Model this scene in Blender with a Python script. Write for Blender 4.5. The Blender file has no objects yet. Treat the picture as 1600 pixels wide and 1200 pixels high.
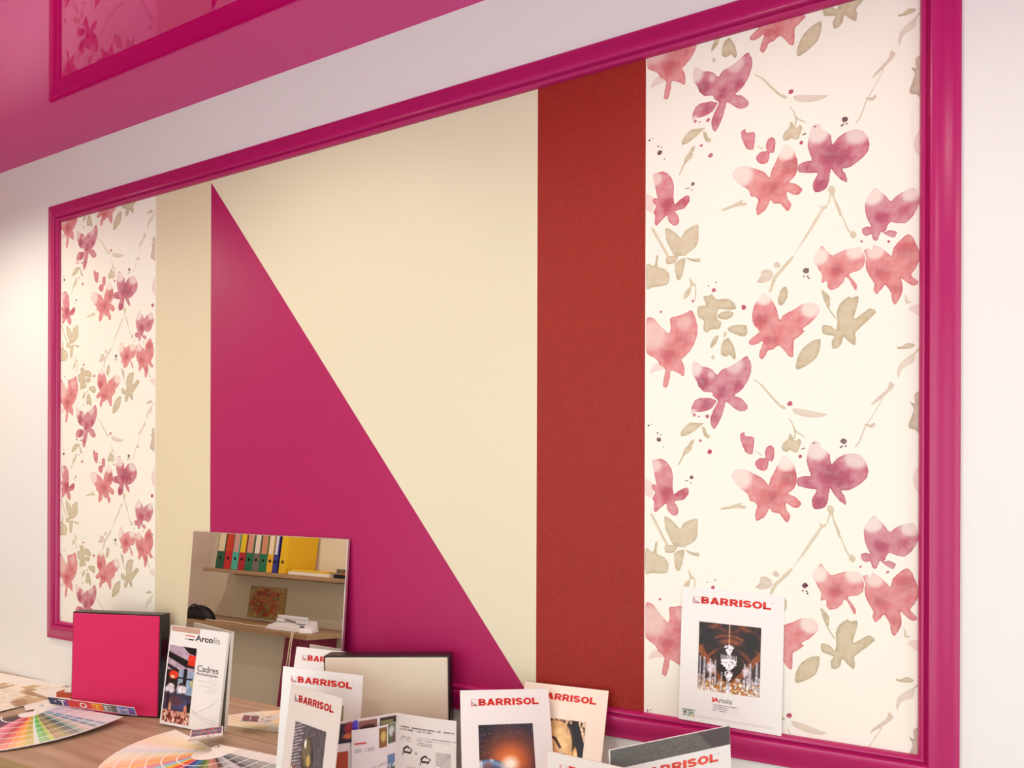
import bpy, bmesh, math, random
import numpy as np
from mathutils import Vector, Matrix
from mathutils.geometry import delaunay_2d_cdt

random.seed(7)
rng = np.random.default_rng(7)
scene = bpy.context.scene
COL = scene.collection

# ------------------------------------------------------------------ camera
F_PX, YAW, ROLL, SHIFT, DIST, EYE = 1011.87, math.radians(25.368), math.radians(.1864), 154.22, 1.4465, 1.50
cd = bpy.data.cameras.new('camera'); cam = bpy.data.objects.new('camera', cd); COL.objects.link(cam)
cd.sensor_fit = 'HORIZONTAL'; cd.sensor_width = 36.0; cd.lens = F_PX / 1600 * 36.0
cd.shift_y = SHIFT / 1600; cd.clip_start = .02; cd.clip_end = 100
cam.matrix_world = (Matrix.Translation((0, -DIST, EYE)) @ Matrix.Rotation(YAW, 4, 'Z')
                    @ Matrix.Rotation(math.pi / 2, 4, 'X') @ Matrix.Rotation(ROLL, 4, 'Z'))
scene.camera = cam

# ------------------------------------------------------------------ view, world, lights
vs = scene.view_settings
vs.view_transform = 'Standard'; vs.look = 'None'; vs.gamma = 1.0; vs.use_curve_mapping = False
vs.exposure = -.10
world = bpy.data.worlds.new('daylight'); scene.world = world; world.use_nodes = True
bg = world.node_tree.nodes['Background']
bg.inputs[0].default_value = (.90, .985, 1.0, 1); bg.inputs[1].default_value = 2.6

X_LEFT, X_RIGHT, Y_FRONT, CEIL = -4.65, 2.6, -2.5, 2.718
ADDED_WIN = (-2.35, -.35, .45, 2.45)                      # unseen shop window added in the right wall for cool daylight (y0, y1, z0, z1)
pl = bpy.data.lights.new('added_window_portal', 'AREA'); pl.shape = 'RECTANGLE'
pl.size = ADDED_WIN[1] - ADDED_WIN[0]; pl.size_y = ADDED_WIN[3] - ADDED_WIN[2]; pl.cycles.is_portal = True
po = bpy.data.objects.new('added_window_portal', pl); COL.objects.link(po)
po.location = (X_RIGHT - .01, (ADDED_WIN[0] + ADDED_WIN[1]) / 2, (ADDED_WIN[2] + ADDED_WIN[3]) / 2)
po.rotation_euler = (math.pi / 2, 0, math.pi / 2)
ADDED_SHOPFRONT = (-2.3, 1.7, .25, 2.5)                        # unseen glazed shop front added behind the camera for frontal light (x0, x1, z0, z1)
pl2 = bpy.data.lights.new('added_shopfront_portal', 'AREA'); pl2.shape = 'RECTANGLE'
pl2.size = ADDED_SHOPFRONT[1] - ADDED_SHOPFRONT[0]; pl2.size_y = ADDED_SHOPFRONT[3] - ADDED_SHOPFRONT[2]; pl2.cycles.is_portal = True
po2 = bpy.data.objects.new('added_shopfront_portal', pl2); COL.objects.link(po2)
po2.location = ((ADDED_SHOPFRONT[0] + ADDED_SHOPFRONT[1]) / 2, Y_FRONT + .01, (ADDED_SHOPFRONT[2] + ADDED_SHOPFRONT[3]) / 2)
po2.rotation_euler = (math.pi / 2, 0, 0)

LAMPS = [(-2.72, -.60, 1.7), (-1.28, -.62, .8), (-.12, -.62, .62), (1.05, -.62, .6),  # front row: unseen spots added where the wall shows bright scallops
         (-3.7, -1.35, 2.8), (-2.2, -1.65, 1.5), (-.8, -1.75, 1.5), (.9, -1.65, 1.3)]  # rear row: unseen spots added as fill to brighten the room
LAMP_W = 24.0

# ------------------------------------------------------------------ helpers
def lin(c):
    return tuple(((v / 255) / 12.92 if v / 255 <= .04045 else ((v / 255 + .055) / 1.055) ** 2.4) for v in c[:3])

def linA(a):
    a = np.asarray(a, float) / 255
    return np.where(a <= .04045, a / 12.92, ((a + .055) / 1.055) ** 2.4)

_c, _s, _cr, _sr = math.cos(YAW), math.sin(YAW), math.cos(ROLL), math.sin(ROLL)
CAMP = Vector((0, -DIST, EYE))
def ray(px, py):
    x = (px - 800) / F_PX; y = (py - 600 - SHIFT) / F_PX
    x, y = x * _cr + y * _sr, -x * _sr + y * _cr
    return Vector((x * _c - _s, x * _s + _c, -y))
def at_y(px, py, Y=0.0):
    d = ray(px, py); return CAMP + d * ((Y - CAMP.y) / d.y)
def at_z(px, py, Z):
    d = ray(px, py); return CAMP + d * ((Z - CAMP.z) / d.z)

def link(o, parent=None):
    COL.objects.link(o)
    if parent is not None: o.parent = parent
    return o
def obj(name, me, mat=None, parent=None, loc=None, smooth=False):
    if mat is not None and len(me.materials) == 0: me.materials.append(mat)
    o = bpy.data.objects.new(name, me); link(o, parent)
    if loc is not None: o.location = loc
    if smooth:
        for p in me.polygons: p.use_smooth = True
    return o
def mesh(name, v, f, mat=None, parent=None, loc=None, smooth=False):
    me = bpy.data.meshes.new(name); me.from_pydata([tuple(p) for p in v], [], f); me.update()
    return obj(name, me, mat, parent, loc, smooth)
def tag(o, label, cat, group=None):
    o['label'] = label; o['category'] = cat
    if group: o['group'] = group
    return o
def struct(o): o['kind'] = 'structure'; return o
def empty(name, loc=(0, 0, 0), rz=0, parent=None):
    o = bpy.data.objects.new(name, None); o.empty_display_size = .05; link(o, parent)
    o.location = loc; o.rotation_euler = (0, 0, rz); return o

def bm_box(bm, x0, x1, y0, y1, z0, z1):
    vs_ = [bm.verts.new(p) for p in ((x0, y0, z0), (x1, y0, z0), (x1, y1, z0), (x0, y1, z0), (x0, y0, z1), (x1, y0, z1), (x1, y1, z1), (x0, y1, z1))]
    for q in ((3, 2, 1, 0), (4, 5, 6, 7), (0, 1, 5, 4), (1, 2, 6, 5), (2, 3, 7, 6), (3, 0, 4, 7)):
        bm.faces.new([vs_[i] for i in q])
def from_bm(name, bm, mat, parent=None, loc=None, bevel=0, seg=2, smooth=False):
    if bevel:
        bmesh.ops.bevel(bm, geom=list(bm.edges), offset=bevel, segments=seg, affect='EDGES', profile=.5)
    bmesh.ops.recalc_face_normals(bm, faces=bm.faces)
    me = bpy.data.meshes.new(name); bm.to_mesh(me); bm.free()
    return obj(name, me, mat, parent, loc, smooth)
def box(name, x0, x1, y0, y1, z0, z1, mat, parent=None, bevel=0, seg=2, loc=None, smooth=False):
    bm = bmesh.new(); bm_box(bm, x0, x1, y0, y1, z0, z1)
    return from_bm(name, bm, mat, parent, loc, bevel, seg, smooth)
def prism_xz(name, poly, y0, y1, mat, parent=None, loc=None):
    """polygon in x,z (counter-clockwise seen from -y), thickness from y0 (front) to y1"""
    n = len(poly)
    v = [(x, y0, z) for x, z in poly] + [(x, y1, z) for x, z in poly]
    f = [list(range(n)), list(range(2 * n - 1, n - 1, -1))] + [[i, n + i, n + (i + 1) % n, (i + 1) % n] for i in range(n)]
    o = mesh(name, v, f, mat, parent, loc)
    bm = bmesh.new(); bm.from_mesh(o.data); bmesh.ops.recalc_face_normals(bm, faces=bm.faces); bm.to_mesh(o.data); bm.free()
    return o
def tube(name, pts, r, mat, parent=None, n=8, loc=None):
    pts = [Vector(p) for p in pts]; v = []; f = []
    for i, p in enumerate(pts):
        d = (pts[min(i + 1, len(pts) - 1)] - pts[max(i - 1, 0)]).normalized()
        a = d.orthogonal().normalized() if i == 0 else (a - d * a.dot(d)).normalized()
        b = d.cross(a)
        for k in range(n):
            t = 2 * math.pi * k / n; v.append(p + (a * math.cos(t) + b * math.sin(t)) * r)
    for i in range(len(pts) - 1):
        for k in range(n):
            f.append([i * n + k, i * n + (k + 1) % n, (i + 1) * n + (k + 1) % n, (i + 1) * n + k])
    f.append(list(range(n))[::-1]); f.append([(len(pts) - 1) * n + k for k in range(n)])
    return mesh(name, v, f, mat, parent, loc, smooth=True)
def lathe(name, prof, mat, parent=None, n=32, loc=None, axis='z'):
    v = []; f = []
    for r, h in prof:
        for k in range(n):
            t = 2 * math.pi * k / n
            v.append((r * math.cos(t), r * math.sin(t), h) if axis == 'z' else (r * math.cos(t), h, r * math.sin(t)))
    for i in range(len(prof) - 1):
        for k in range(n):
            f.append([i * n + k, i * n + (k + 1) % n, (i + 1) * n + (k + 1) % n, (i + 1) * n + k])
    f.append([k for k in range(n)]); f.append([(len(prof) - 1) * n + k for k in range(n)])
    o = mesh(name, v, f, mat, parent, loc)
    bm = bmesh.new(); bm.from_mesh(o.data); bmesh.ops.recalc_face_normals(bm, faces=bm.faces); bm.to_mesh(o.data); bm.free()
    return o

# ------------------------------------------------------------------ materials
def material(name, col, rough=.5, spec=.5, metal=0., bump=None, var=None, coat=0., ior=None, sheen=0.):
    """bump=(scale xyz, strength, distance); var=(scale xyz, amount)"""
    m = bpy.data.materials.new(name); m.use_nodes = True
    nt = m.node_tree; N = nt.nodes; L = nt.links; b = N['Principled BSDF']
    b.inputs['Base Color'].default_value = (*lin(col), 1); b.inputs['Roughness'].default_value = rough
    b.inputs['Specular IOR Level'].default_value = spec; b.inputs['Metallic'].default_value = metal
    b.inputs['Coat Weight'].default_value = coat; b.inputs['Coat Roughness'].default_value = .03
    b.inputs['Sheen Weight'].default_value = sheen
    if ior: b.inputs['IOR'].default_value = ior
    tc = N.new('ShaderNodeTexCoord')
    def noise(sc, det=3):
        mp = N.new('ShaderNodeMapping'); mp.inputs['Scale'].default_value = sc
        L.new(tc.outputs['Object'], mp.inputs[0])
        n = N.new('ShaderNodeTexNoise'); n.inputs['Scale'].default_value = 1; n.inputs['Detail'].default_value = det
        L.new(mp.outputs[0], n.inputs['Vector']); return n
    if var:
        n = noise(var[0]); mx = N.new('ShaderNodeMix'); mx.data_type = 'RGBA'
        a = tuple(max(0, c * (1 - var[1])) for c in lin(col)); c2 = tuple(min(1, c * (1 + var[1])) for c in lin(col))
        mx.inputs[6].default_value = (*a, 1); mx.inputs[7].default_value = (*c2, 1)
        L.new(n.outputs[0], mx.inputs[0]); L.new(mx.outputs[2], b.inputs['Base Color'])
    if bump:
        n = noise(bump[0]); bp = N.new('ShaderNodeBump'); bp.inputs['Strength'].default_value = bump[1]
        bp.inputs['Distance'].default_value = bump[2]
        L.new(n.outputs[0], bp.inputs['Height']); L.new(bp.outputs[0], b.inputs['Normal'])
    return m

M = {}
M['wall'] = material('white_paint', (231, 234, 229), .55, .3, bump=((60, 60, 60), .15, .002))
M['wall2'] = material('beige_paint', (222, 215, 195), .6, .3, bump=((60, 60, 60), .15, .002))
M['wall_pink'] = material('pale_rose_paint', (232, 215, 205), .6, .3)
M['floor'] = material('grey_floor', (188, 187, 186), .45, .4, var=((3, 3, 3), .15))
M['ceiling'] = material('magenta_stretch_film', (200, 4, 110), .02, .9, ior=2.1)
M['ceiling'].node_tree.nodes['Principled BSDF'].inputs['Specular Tint'].default_value = (1.0, .42, .76, 1)
M['moulding'] = material('magenta_satin_lacquer', (176, 24, 98), .28, .6, bump=((400, 400, 400), .06, .0006))
M['magenta'] = material('magenta_wall_paint', (168, 19, 88), .42, .42, bump=((500, 500, 900), .2, .0006))
M['cream'] = material('cream_wall_paint', (221, 217, 187), .5, .4, bump=((70, 70, 70), .1, .001))
M['beige'] = material('beige_linen_paper', (219, 211, 176), .55, .4, var=((60, 60, 900), .05), bump=((60, 60, 1400), .4, .0005))
M['rust'] = material('rust_red_textured_paper', (150, 38, 25), .5, .3, var=((420, 420, 200), .38), bump=((420, 420, 200), .9, .0015))
M['floral_paper'] = material('cream_floral_paper', (240, 240, 225), .5, .4, bump=((90, 90, 1100), .45, .0006))
M['white_card'] = material('white_coated_card', (234, 234, 228), .4, .5)
M['cream_card'] = material('cream_coated_card', (238, 228, 208), .4, .5)
M['grey_card'] = material('pale_grey_card', (214, 206, 196), .45, .5)
M['plain_paper'] = material('plain_white_paper', (232, 227, 216), .6, .3)
M['black_box'] = material('black_lacquered_board', (22, 17, 17), .35, .5)
M['pink_fabric'] = material('pink_acoustic_fabric', (210, 36, 94), .9, .2, var=((900, 900, 900), .16), bump=((1300, 1300, 1300), .5, .001), sheen=.2)
M['white_fabric'] = material('off_white_acoustic_fabric', (222, 213, 190), .9, .2, bump=((1300, 1300, 1300), .3, .001))
M['red_print'] = material('red_ink', (214, 36, 28), .45, .4)
M['dark_red_print'] = material('dark_red_ink', (176, 24, 30), .45, .4)
M['coral_print'] = material('coral_red_ink', (226, 84, 70), .45, .4)
M['black_print'] = material('black_ink', (24, 22, 24), .45, .4)
M['grey_print'] = material('grey_ink', (140, 134, 128), .5, .4)
M['light_grey_print'] = material('pale_grey_ink', (188, 180, 172), .5, .4)
M['green_print'] = material('green_ink', (60, 130, 60), .5, .4)
M['charcoal_print'] = material('charcoal_ink', (92, 90, 88), .3, .5)
M['grey_dark_print'] = material('dark_charcoal_ink', (70, 66, 66), .3, .5)
M['mirror'] = material('mirror_silver', (246, 244, 236), .0, .5, 1.0)
M['mirror_edge'] = material('satin_aluminium', (215, 205, 200), .25, .5, .8)
M['metal'] = material('brushed_steel', (190, 190, 190), .3, .5, 1.0)
M['dark'] = material('matt_black', (16, 15, 16), .6, .4)
M['orange_plastic'] = material('orange_plastic', (232, 96, 30), .4, .5)
M['brick_red'] = material('rust_orange_card', (176, 74, 38), .5, .4)
M['phone'] = material('white_plastic', (222, 222, 226), .35, .5)
M['rope'] = material('cream_plastic_cord', (214, 196, 172), .5, .4)
M['plum'] = material('plum_laminate', (126, 18, 62), .4, .5)
M['window_frame'] = material('white_frame_paint', (230, 230, 230), .4, .5)

def wood(name, a, b_, sc=(1.2, 14, 14)):
    m = material(name, a, .45, .45); nt = m.node_tree; N = nt.nodes; L = nt.links; p = N['Principled BSDF']
    tc = N.new('ShaderNodeTexCoord'); mp = N.new('ShaderNodeMapping'); mp.inputs['Scale'].default_value = sc
    n = N.new('ShaderNodeTexNoise'); n.inputs['Scale'].default_value = 2.2; n.inputs['Detail'].default_value = 6; n.inputs['Distortion'].default_value = .6
    cr = N.new('ShaderNodeValToRGB'); cr.color_ramp.elements[0].position = .3; cr.color_ramp.elements[1].position = .72
    cr.color_ramp.elements[0].color = (*lin(b_), 1); cr.color_ramp.elements[1].color = (*lin(a), 1)
    L.new(tc.outputs['Object'], mp.inputs[0]); L.new(mp.outputs[0], n.inputs['Vector']); L.new(n.outputs[0], cr.inputs[0]); L.new(cr.outputs[0], p.inputs['Base Color'])
    bp = N.new('ShaderNodeBump'); bp.inputs['Strength'].default_value = .15; bp.inputs['Distance'].default_value = .001
    L.new(n.outputs[0], bp.inputs['Height']); L.new(bp.outputs[0], p.inputs['Normal'])
    return m
M['wood'] = wood('oak_laminate', (188, 162, 134), (156, 128, 102))
M['wood_edge'] = wood('oak_edge_band', (176, 146, 100), (150, 118, 76))
M['wood_shelf'] = wood('shelf_laminate', (176, 146, 110), (146, 116, 84))

def attr_material(name, rough=.4, paper=None, bump=None):
    """colour from the point colour attribute 'ink'; with paper: alpha = pigment density over paper, granulated by noise"""
    m = bpy.data.materials.new(name); m.use_nodes = True; nt = m.node_tree; N = nt.nodes; L = nt.links
    b = N['Principled BSDF']; b.inputs['Roughness'].default_value = rough; b.inputs['Specular IOR Level'].default_value = .4
    at = N.new('ShaderNodeAttribute'); at.attribute_name = 'ink'
    if paper is None:
        L.new(at.outputs['Color'], b.inputs['Base Color'])
    else:
        tc = N.new('ShaderNodeTexCoord')
        n1 = N.new('ShaderNodeTexNoise'); n1.inputs['Scale'].default_value = 55; n1.inputs['Detail'].default_value = 5
        L.new(tc.outputs['Object'], n1.inputs['Vector'])
        mr = N.new('ShaderNodeMapRange'); mr.inputs[1].default_value = .3; mr.inputs[2].default_value = .7; mr.inputs[3].default_value = .84; mr.inputs[4].default_value = 1.12
        L.new(n1.outputs[0], mr.inputs[0])
        mu = N.new('ShaderNodeMath'); mu.operation = 'MULTIPLY'; mu.use_clamp = True
        L.new(at.outputs['Alpha'], mu.inputs[0]); L.new(mr.outputs[0], mu.inputs[1])
        mx = N.new('ShaderNodeMix'); mx.data_type = 'RGBA'; mx.inputs[6].default_value = (*lin(paper), 1)
        L.new(mu.outputs[0], mx.inputs[0]); L.new(at.outputs['Color'], mx.inputs[7]); L.new(mx.outputs[2], b.inputs['Base Color'])
    if bump:
        tc = N.new('ShaderNodeTexCoord'); mp = N.new('ShaderNodeMapping'); mp.inputs['Scale'].default_value = bump[0]
        n = N.new('ShaderNodeTexNoise'); n.inputs['Scale'].default_value = 1; L.new(tc.outputs['Object'], mp.inputs[0]); L.new(mp.outputs[0], n.inputs['Vector'])
        bp = N.new('ShaderNodeBump'); bp.inputs['Strength'].default_value = bump[1]; bp.inputs['Distance'].default_value = bump[2]
        L.new(n.outputs[0], bp.inputs['Height']); L.new(bp.outputs[0], b.inputs['Normal'])
    return m
M['picture'] = attr_material('printed_picture', .35)
M['swatch'] = attr_material('printed_swatch', .45)
M['watercolour'] = attr_material('watercolour_print', .5, (240, 240, 225), bump=((90, 90, 1100), .45, .0006))
def emission(name, col, s):
    m = bpy.data.materials.new(name); m.use_nodes = True; N = m.node_tree.nodes; N.remove(N['Principled BSDF'])
    e = N.new('ShaderNodeEmission'); e.inputs[0].default_value = (*lin(col), 1); e.inputs[1].default_value = s
    m.node_tree.links.new(e.outputs[0], N['Material Output'].inputs[0]); return m
M['lamp'] = emission('lamp_glow', (255, 236, 205), 12)
def pane_mat():
    m = bpy.data.materials.new('window_glass'); m.use_nodes = True; N = m.node_tree.nodes; L = m.node_tree.links; N.remove(N['Principled BSDF'])
    t = N.new('ShaderNodeBsdfTransparent'); g = N.new('ShaderNodeBsdfGlossy'); g.inputs['Roughness'].default_value = .02
    x = N.new('ShaderNodeMixShader'); x.inputs[0].default_value = .06
    L.new(t.outputs[0], x.inputs[1]); L.new(g.outputs[0], x.inputs[2]); L.new(x.outputs[0], N['Material Output'].inputs[0]); return m
M['glass'] = pane_mat()

# ------------------------------------------------------------------ the room
struct(box('floor', X_LEFT - .2, X_RIGHT + .2, Y_FRONT - .2, .2, -.1, 0, M['floor']))
struct(box('ceiling', X_LEFT - .2, X_RIGHT + .2, Y_FRONT - .2, .2, CEIL, CEIL + .1, M['ceiling']))
struct(box('wall_back', X_LEFT - .2, X_RIGHT + .2, 0, .2, 0, CEIL, M['wall']))
bm = bmesh.new(); fx0, fx1, fz0, fz1 = ADDED_SHOPFRONT
for a in ((X_LEFT - .2, fx0, 0, CEIL), (fx1, X_RIGHT + .2, 0, CEIL), (fx0, fx1, 0, fz0), (fx0, fx1, fz1, CEIL)):
    bm_box(bm, a[0], a[1], Y_FRONT - .2, Y_FRONT, a[2], a[3])
struct(from_bm('wall_front', bm, M['wall2']))
w = struct(empty('added_shopfront', (0, Y_FRONT - .1, 0))); bm = bmesh.new(); bars = [fx0 + (fx1 - fx0) * i / 3 for i in range(4)]  # bars and panes of the added, unseen shop front
for i, x in enumerate(bars): bm_box(bm, x - (.05 if i == 3 else 0 if i == 0 else .025), x + (.05 if i == 0 else 0 if i == 3 else .025), -.03, .03, fz0, fz1)
bm_box(bm, fx0, fx1, -.03, .03, fz0, fz0 + .05); bm_box(bm, fx0, fx1, -.03, .03, fz1 - .05, fz1)
from_bm('window_frame', bm, M['window_frame'], w)
for i in range(3): box('pane', bars[i] + .02, bars[i + 1] - .02, -.003, .003, fz0 + .04, fz1 - .04, M['glass'], w)
struct(box('wall_left', X_LEFT - .2, X_LEFT, Y_FRONT, 0, 0, CEIL, M['wall_pink']))
bm = bmesh.new()
bm_box(bm, X_RIGHT, X_RIGHT + .2, Y_FRONT, ADDED_WIN[0], 0, CEIL); bm_box(bm, X_RIGHT, X_RIGHT + .2, ADDED_WIN[1], 0, 0, CEIL)
bm_box(bm, X_RIGHT, X_RIGHT + .2, ADDED_WIN[0], ADDED_WIN[1], 0, ADDED_WIN[2]); bm_box(bm, X_RIGHT, X_RIGHT + .2, ADDED_WIN[0], ADDED_WIN[1], ADDED_WIN[3], CEIL)
struct(from_bm('wall_right', bm, M['wall']))
w = struct(empty('added_window', (X_RIGHT + .1, 0, 0)))  # frame and panes of the unseen window added for daylight
bm = bmesh.new(); y0, y1, z0, z1 = ADDED_WIN
for a in ((y0, y0 + .05, z0, z1), (y1 - .05, y1, z0, z1), (y0, y1, z0, z0 + .05), (y0, y1, z1 - .05, z1), ((y0 + y1) / 2 - .025, (y0 + y1) / 2 + .025, z0, z1)):
    bm_box(bm, -.03, .03, *a)
from_bm('window_frame', bm, M['window_frame'], w)
box('pane', -.003, .003, y0 + .04, (y0 + y1) / 2 - .02, z0 + .04, z1 - .04, M['glass'], w)
box('pane', -.003, .003, (y0 + y1) / 2 + .02, y1 - .04, z0 + .04, z1 - .04, M['glass'], w)

def downlight(x, y, k, label):
    t = tag(empty('unseen_ceiling_spot', (x, y, CEIL)), label, 'light', 'unseen surface-mounted ceiling spots')
    lathe('housing', [(.001, -.0005), (.040, -.0005), (.040, -.095), (.034, -.100), (.030, -.090), (.001, -.090)], M['metal'], t)
    lathe('bulb', [(.001, -.0985), (.027, -.0985), (.029, -.092), (.001, -.092)], M['lamp'], t)
    l = bpy.data.lights.new('bulb_light', 'SPOT'); l.energy = LAMP_W * k; l.color = (1.0, .91, .77)
    l.spot_size = math.radians(172); l.spot_blend = .75; l.shadow_soft_size = .03
    o = bpy.data.objects.new('bulb_light', l); link(o, t); o.location = (0, 0, -.104)
names = ['above the left end of the picture moulding', 'above the cream and magenta panels', 'above the right floral panel', 'right of the picture moulding',
         'added near the binder shelf to brighten the mirror view', 'added as fill over the middle of the room behind the table', 'added as fill over the room behind the camera', 'added as fill over the room near the shop window']
for (x, y, k), n in zip(LAMPS, names): downlight(x, y, k, 'unseen small round surface-mounted ceiling spot ' + n)

# ------------------------------------------------------------------ wall panels inside the moulding
U0, U1, U2, U3, U4, U5 = -2.530, -2.0057, -1.7441, -.6191, -.3547, .1710      # seams, left to right
Z0, Z1 = .985, 2.455                                                         # inner edges of the moulding
E_ = .0                                                                      # how far sheets run under the moulding
TP = .0012
def sheet(name, x0, x1, mat): return prism_xz(name, [(x0, Z0 - E_), (x1, Z0 - E_), (x1, Z1 + E_), (x0, Z1 + E_)], -TP, -.0001, mat)
tag(sheet('linen_wallpaper', U1, U2, M['beige']), 'narrow plain beige linen-textured wallpaper strip beside the left floral paper', 'wallpaper')
tag(sheet('textured_wallpaper', U3, U4, M['rust']), 'narrow rust-red textured wallpaper strip between the cream panel and floral paper', 'wallpaper')
TA, TB = (U2, Z1 - .006), (-.640, Z0)
dx, dz = TB[0] - TA[0], TB[1] - TA[1]
xb = TB[0] + dx / dz * (-E_); xt = TA[0] + dx / dz * (Z1 + E_ - TA[1])
tag(prism_xz('painted_triangle', [(U2, Z0 - E_), (xb, Z0 - E_), TA], -TP, -.0001, M['magenta']), 'large magenta right-angled triangle painted on the wall behind the mirror', 'wall panel')
tag(prism_xz('cream_panel', [(xb, Z0 - E_), (U3, Z0 - E_), (U3, Z1 + E_), (U2, Z1 + E_), TA], -TP, -.0001, M['cream']), 'large smooth cream wall panel above the slanted edge of the magenta triangle', 'wall panel')
fl_left = tag(sheet('floral_wallpaper', U0 - E_, U1, M['floral_paper']), 'cream wallpaper strip with pink watercolour blossoms at the left end of the moulding', 'wallpaper', 'floral wallpaper strips')
fl_right = tag(sheet('floral_wallpaper', U4, U5 + E_, M['floral_paper']), 'cream wallpaper strip with pink watercolour blossoms at the right, behind the chandelier brochure', 'wallpaper', 'floral wallpaper strips')

# moulding: profile (t from the inner edge outward, p proud of the wall), swept and mitred
MW = .066
PROF = [(0, 0), (0, .008), (.0015, .0125), (.004, .0150), (.007, .0152), (.0095, .0135), (.0110, .0105), (.0122, .0100), (.0132, .0110), (.0140, .0165),
        (.0155, .0190), (.019, .0200), (.026, .0198), (.034, .0182), (.042, .0156), (.050, .0126), (.057, .0104), (.0605, .0100), (.0635, .0098), (.0655, .0080), (MW, .005), (MW, 0)]
mo = tag(empty('picture_moulding', ((U0 + U5) / 2, 0, Z0)), 'wide magenta lacquered picture-frame moulding around all the wallpaper panels', 'moulding')
def rail(a, b, na, nb):
    """a, b inner corners (x,z); na, nb outward diagonal directions at the corners"""
    v = []; f = []; n = len(PROF); ox, oz = (U0 + U5) / 2, Z0
    for (cx, cz), (dx, dz) in ((a, na), (b, nb)):
        for t, p in PROF: v.append((cx + dx * t - ox, -p, cz + dz * t - oz))
    for i in range(n - 1): f.append([i, i + 1, n + i + 1, n + i])
    f.append([n - 1, 0, n, 2 * n - 1]); f.append(list(range(n))); f.append(list(range(2 * n - 1, n - 1, -1)))
    o = mesh('moulding_rail', v, f, M['moulding'], mo)
    bm = bmesh.new(); bm.from_mesh(o.data); bmesh.ops.recalc_face_normals(bm, faces=bm.faces)
    for fc in bm.faces: fc.smooth = len(fc.verts) == 4
    bm.to_mesh(o.data); bm.free()
    o.data.set_sharp_from_angle(angle=math.radians(38))
cs = [((U0, Z0), (-1, -1)), ((U5, Z0), (1, -1)), ((U5, Z1), (1, 1)), ((U0, Z1), (-1, 1))]
for i in range(4): rail(cs[i][0], cs[(i + 1) % 4][0], cs[i][1], cs[(i + 1) % 4][1])

# ------------------------------------------------------------------ the floral print (one repeat, traced on the right strip)
PERIOD = .64
def crop(ox, oy, s): return lambda pts: [(ox + x * s, oy + y * s) for x, y in pts]
K2 = crop(1130, 160, .15); K3 = crop(1000, 240, .2); K4 = crop(1240, 260, .18333); K5 = crop(1000, 440, .2)
K6 = crop(1200, 440, .21667); K8 = crop(1000, 640, .2); K9 = crop(1160, 640, .26667); KP = lambda p: p
def P(s): 
    a = [float(q) for q in s.replace(',', ' ').split()]; return list(zip(a[::2], a[1::2]))
CORAL, MAUVE, ROSE = (210, 112, 116), (190, 92, 116), (200, 98, 114)
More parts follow.
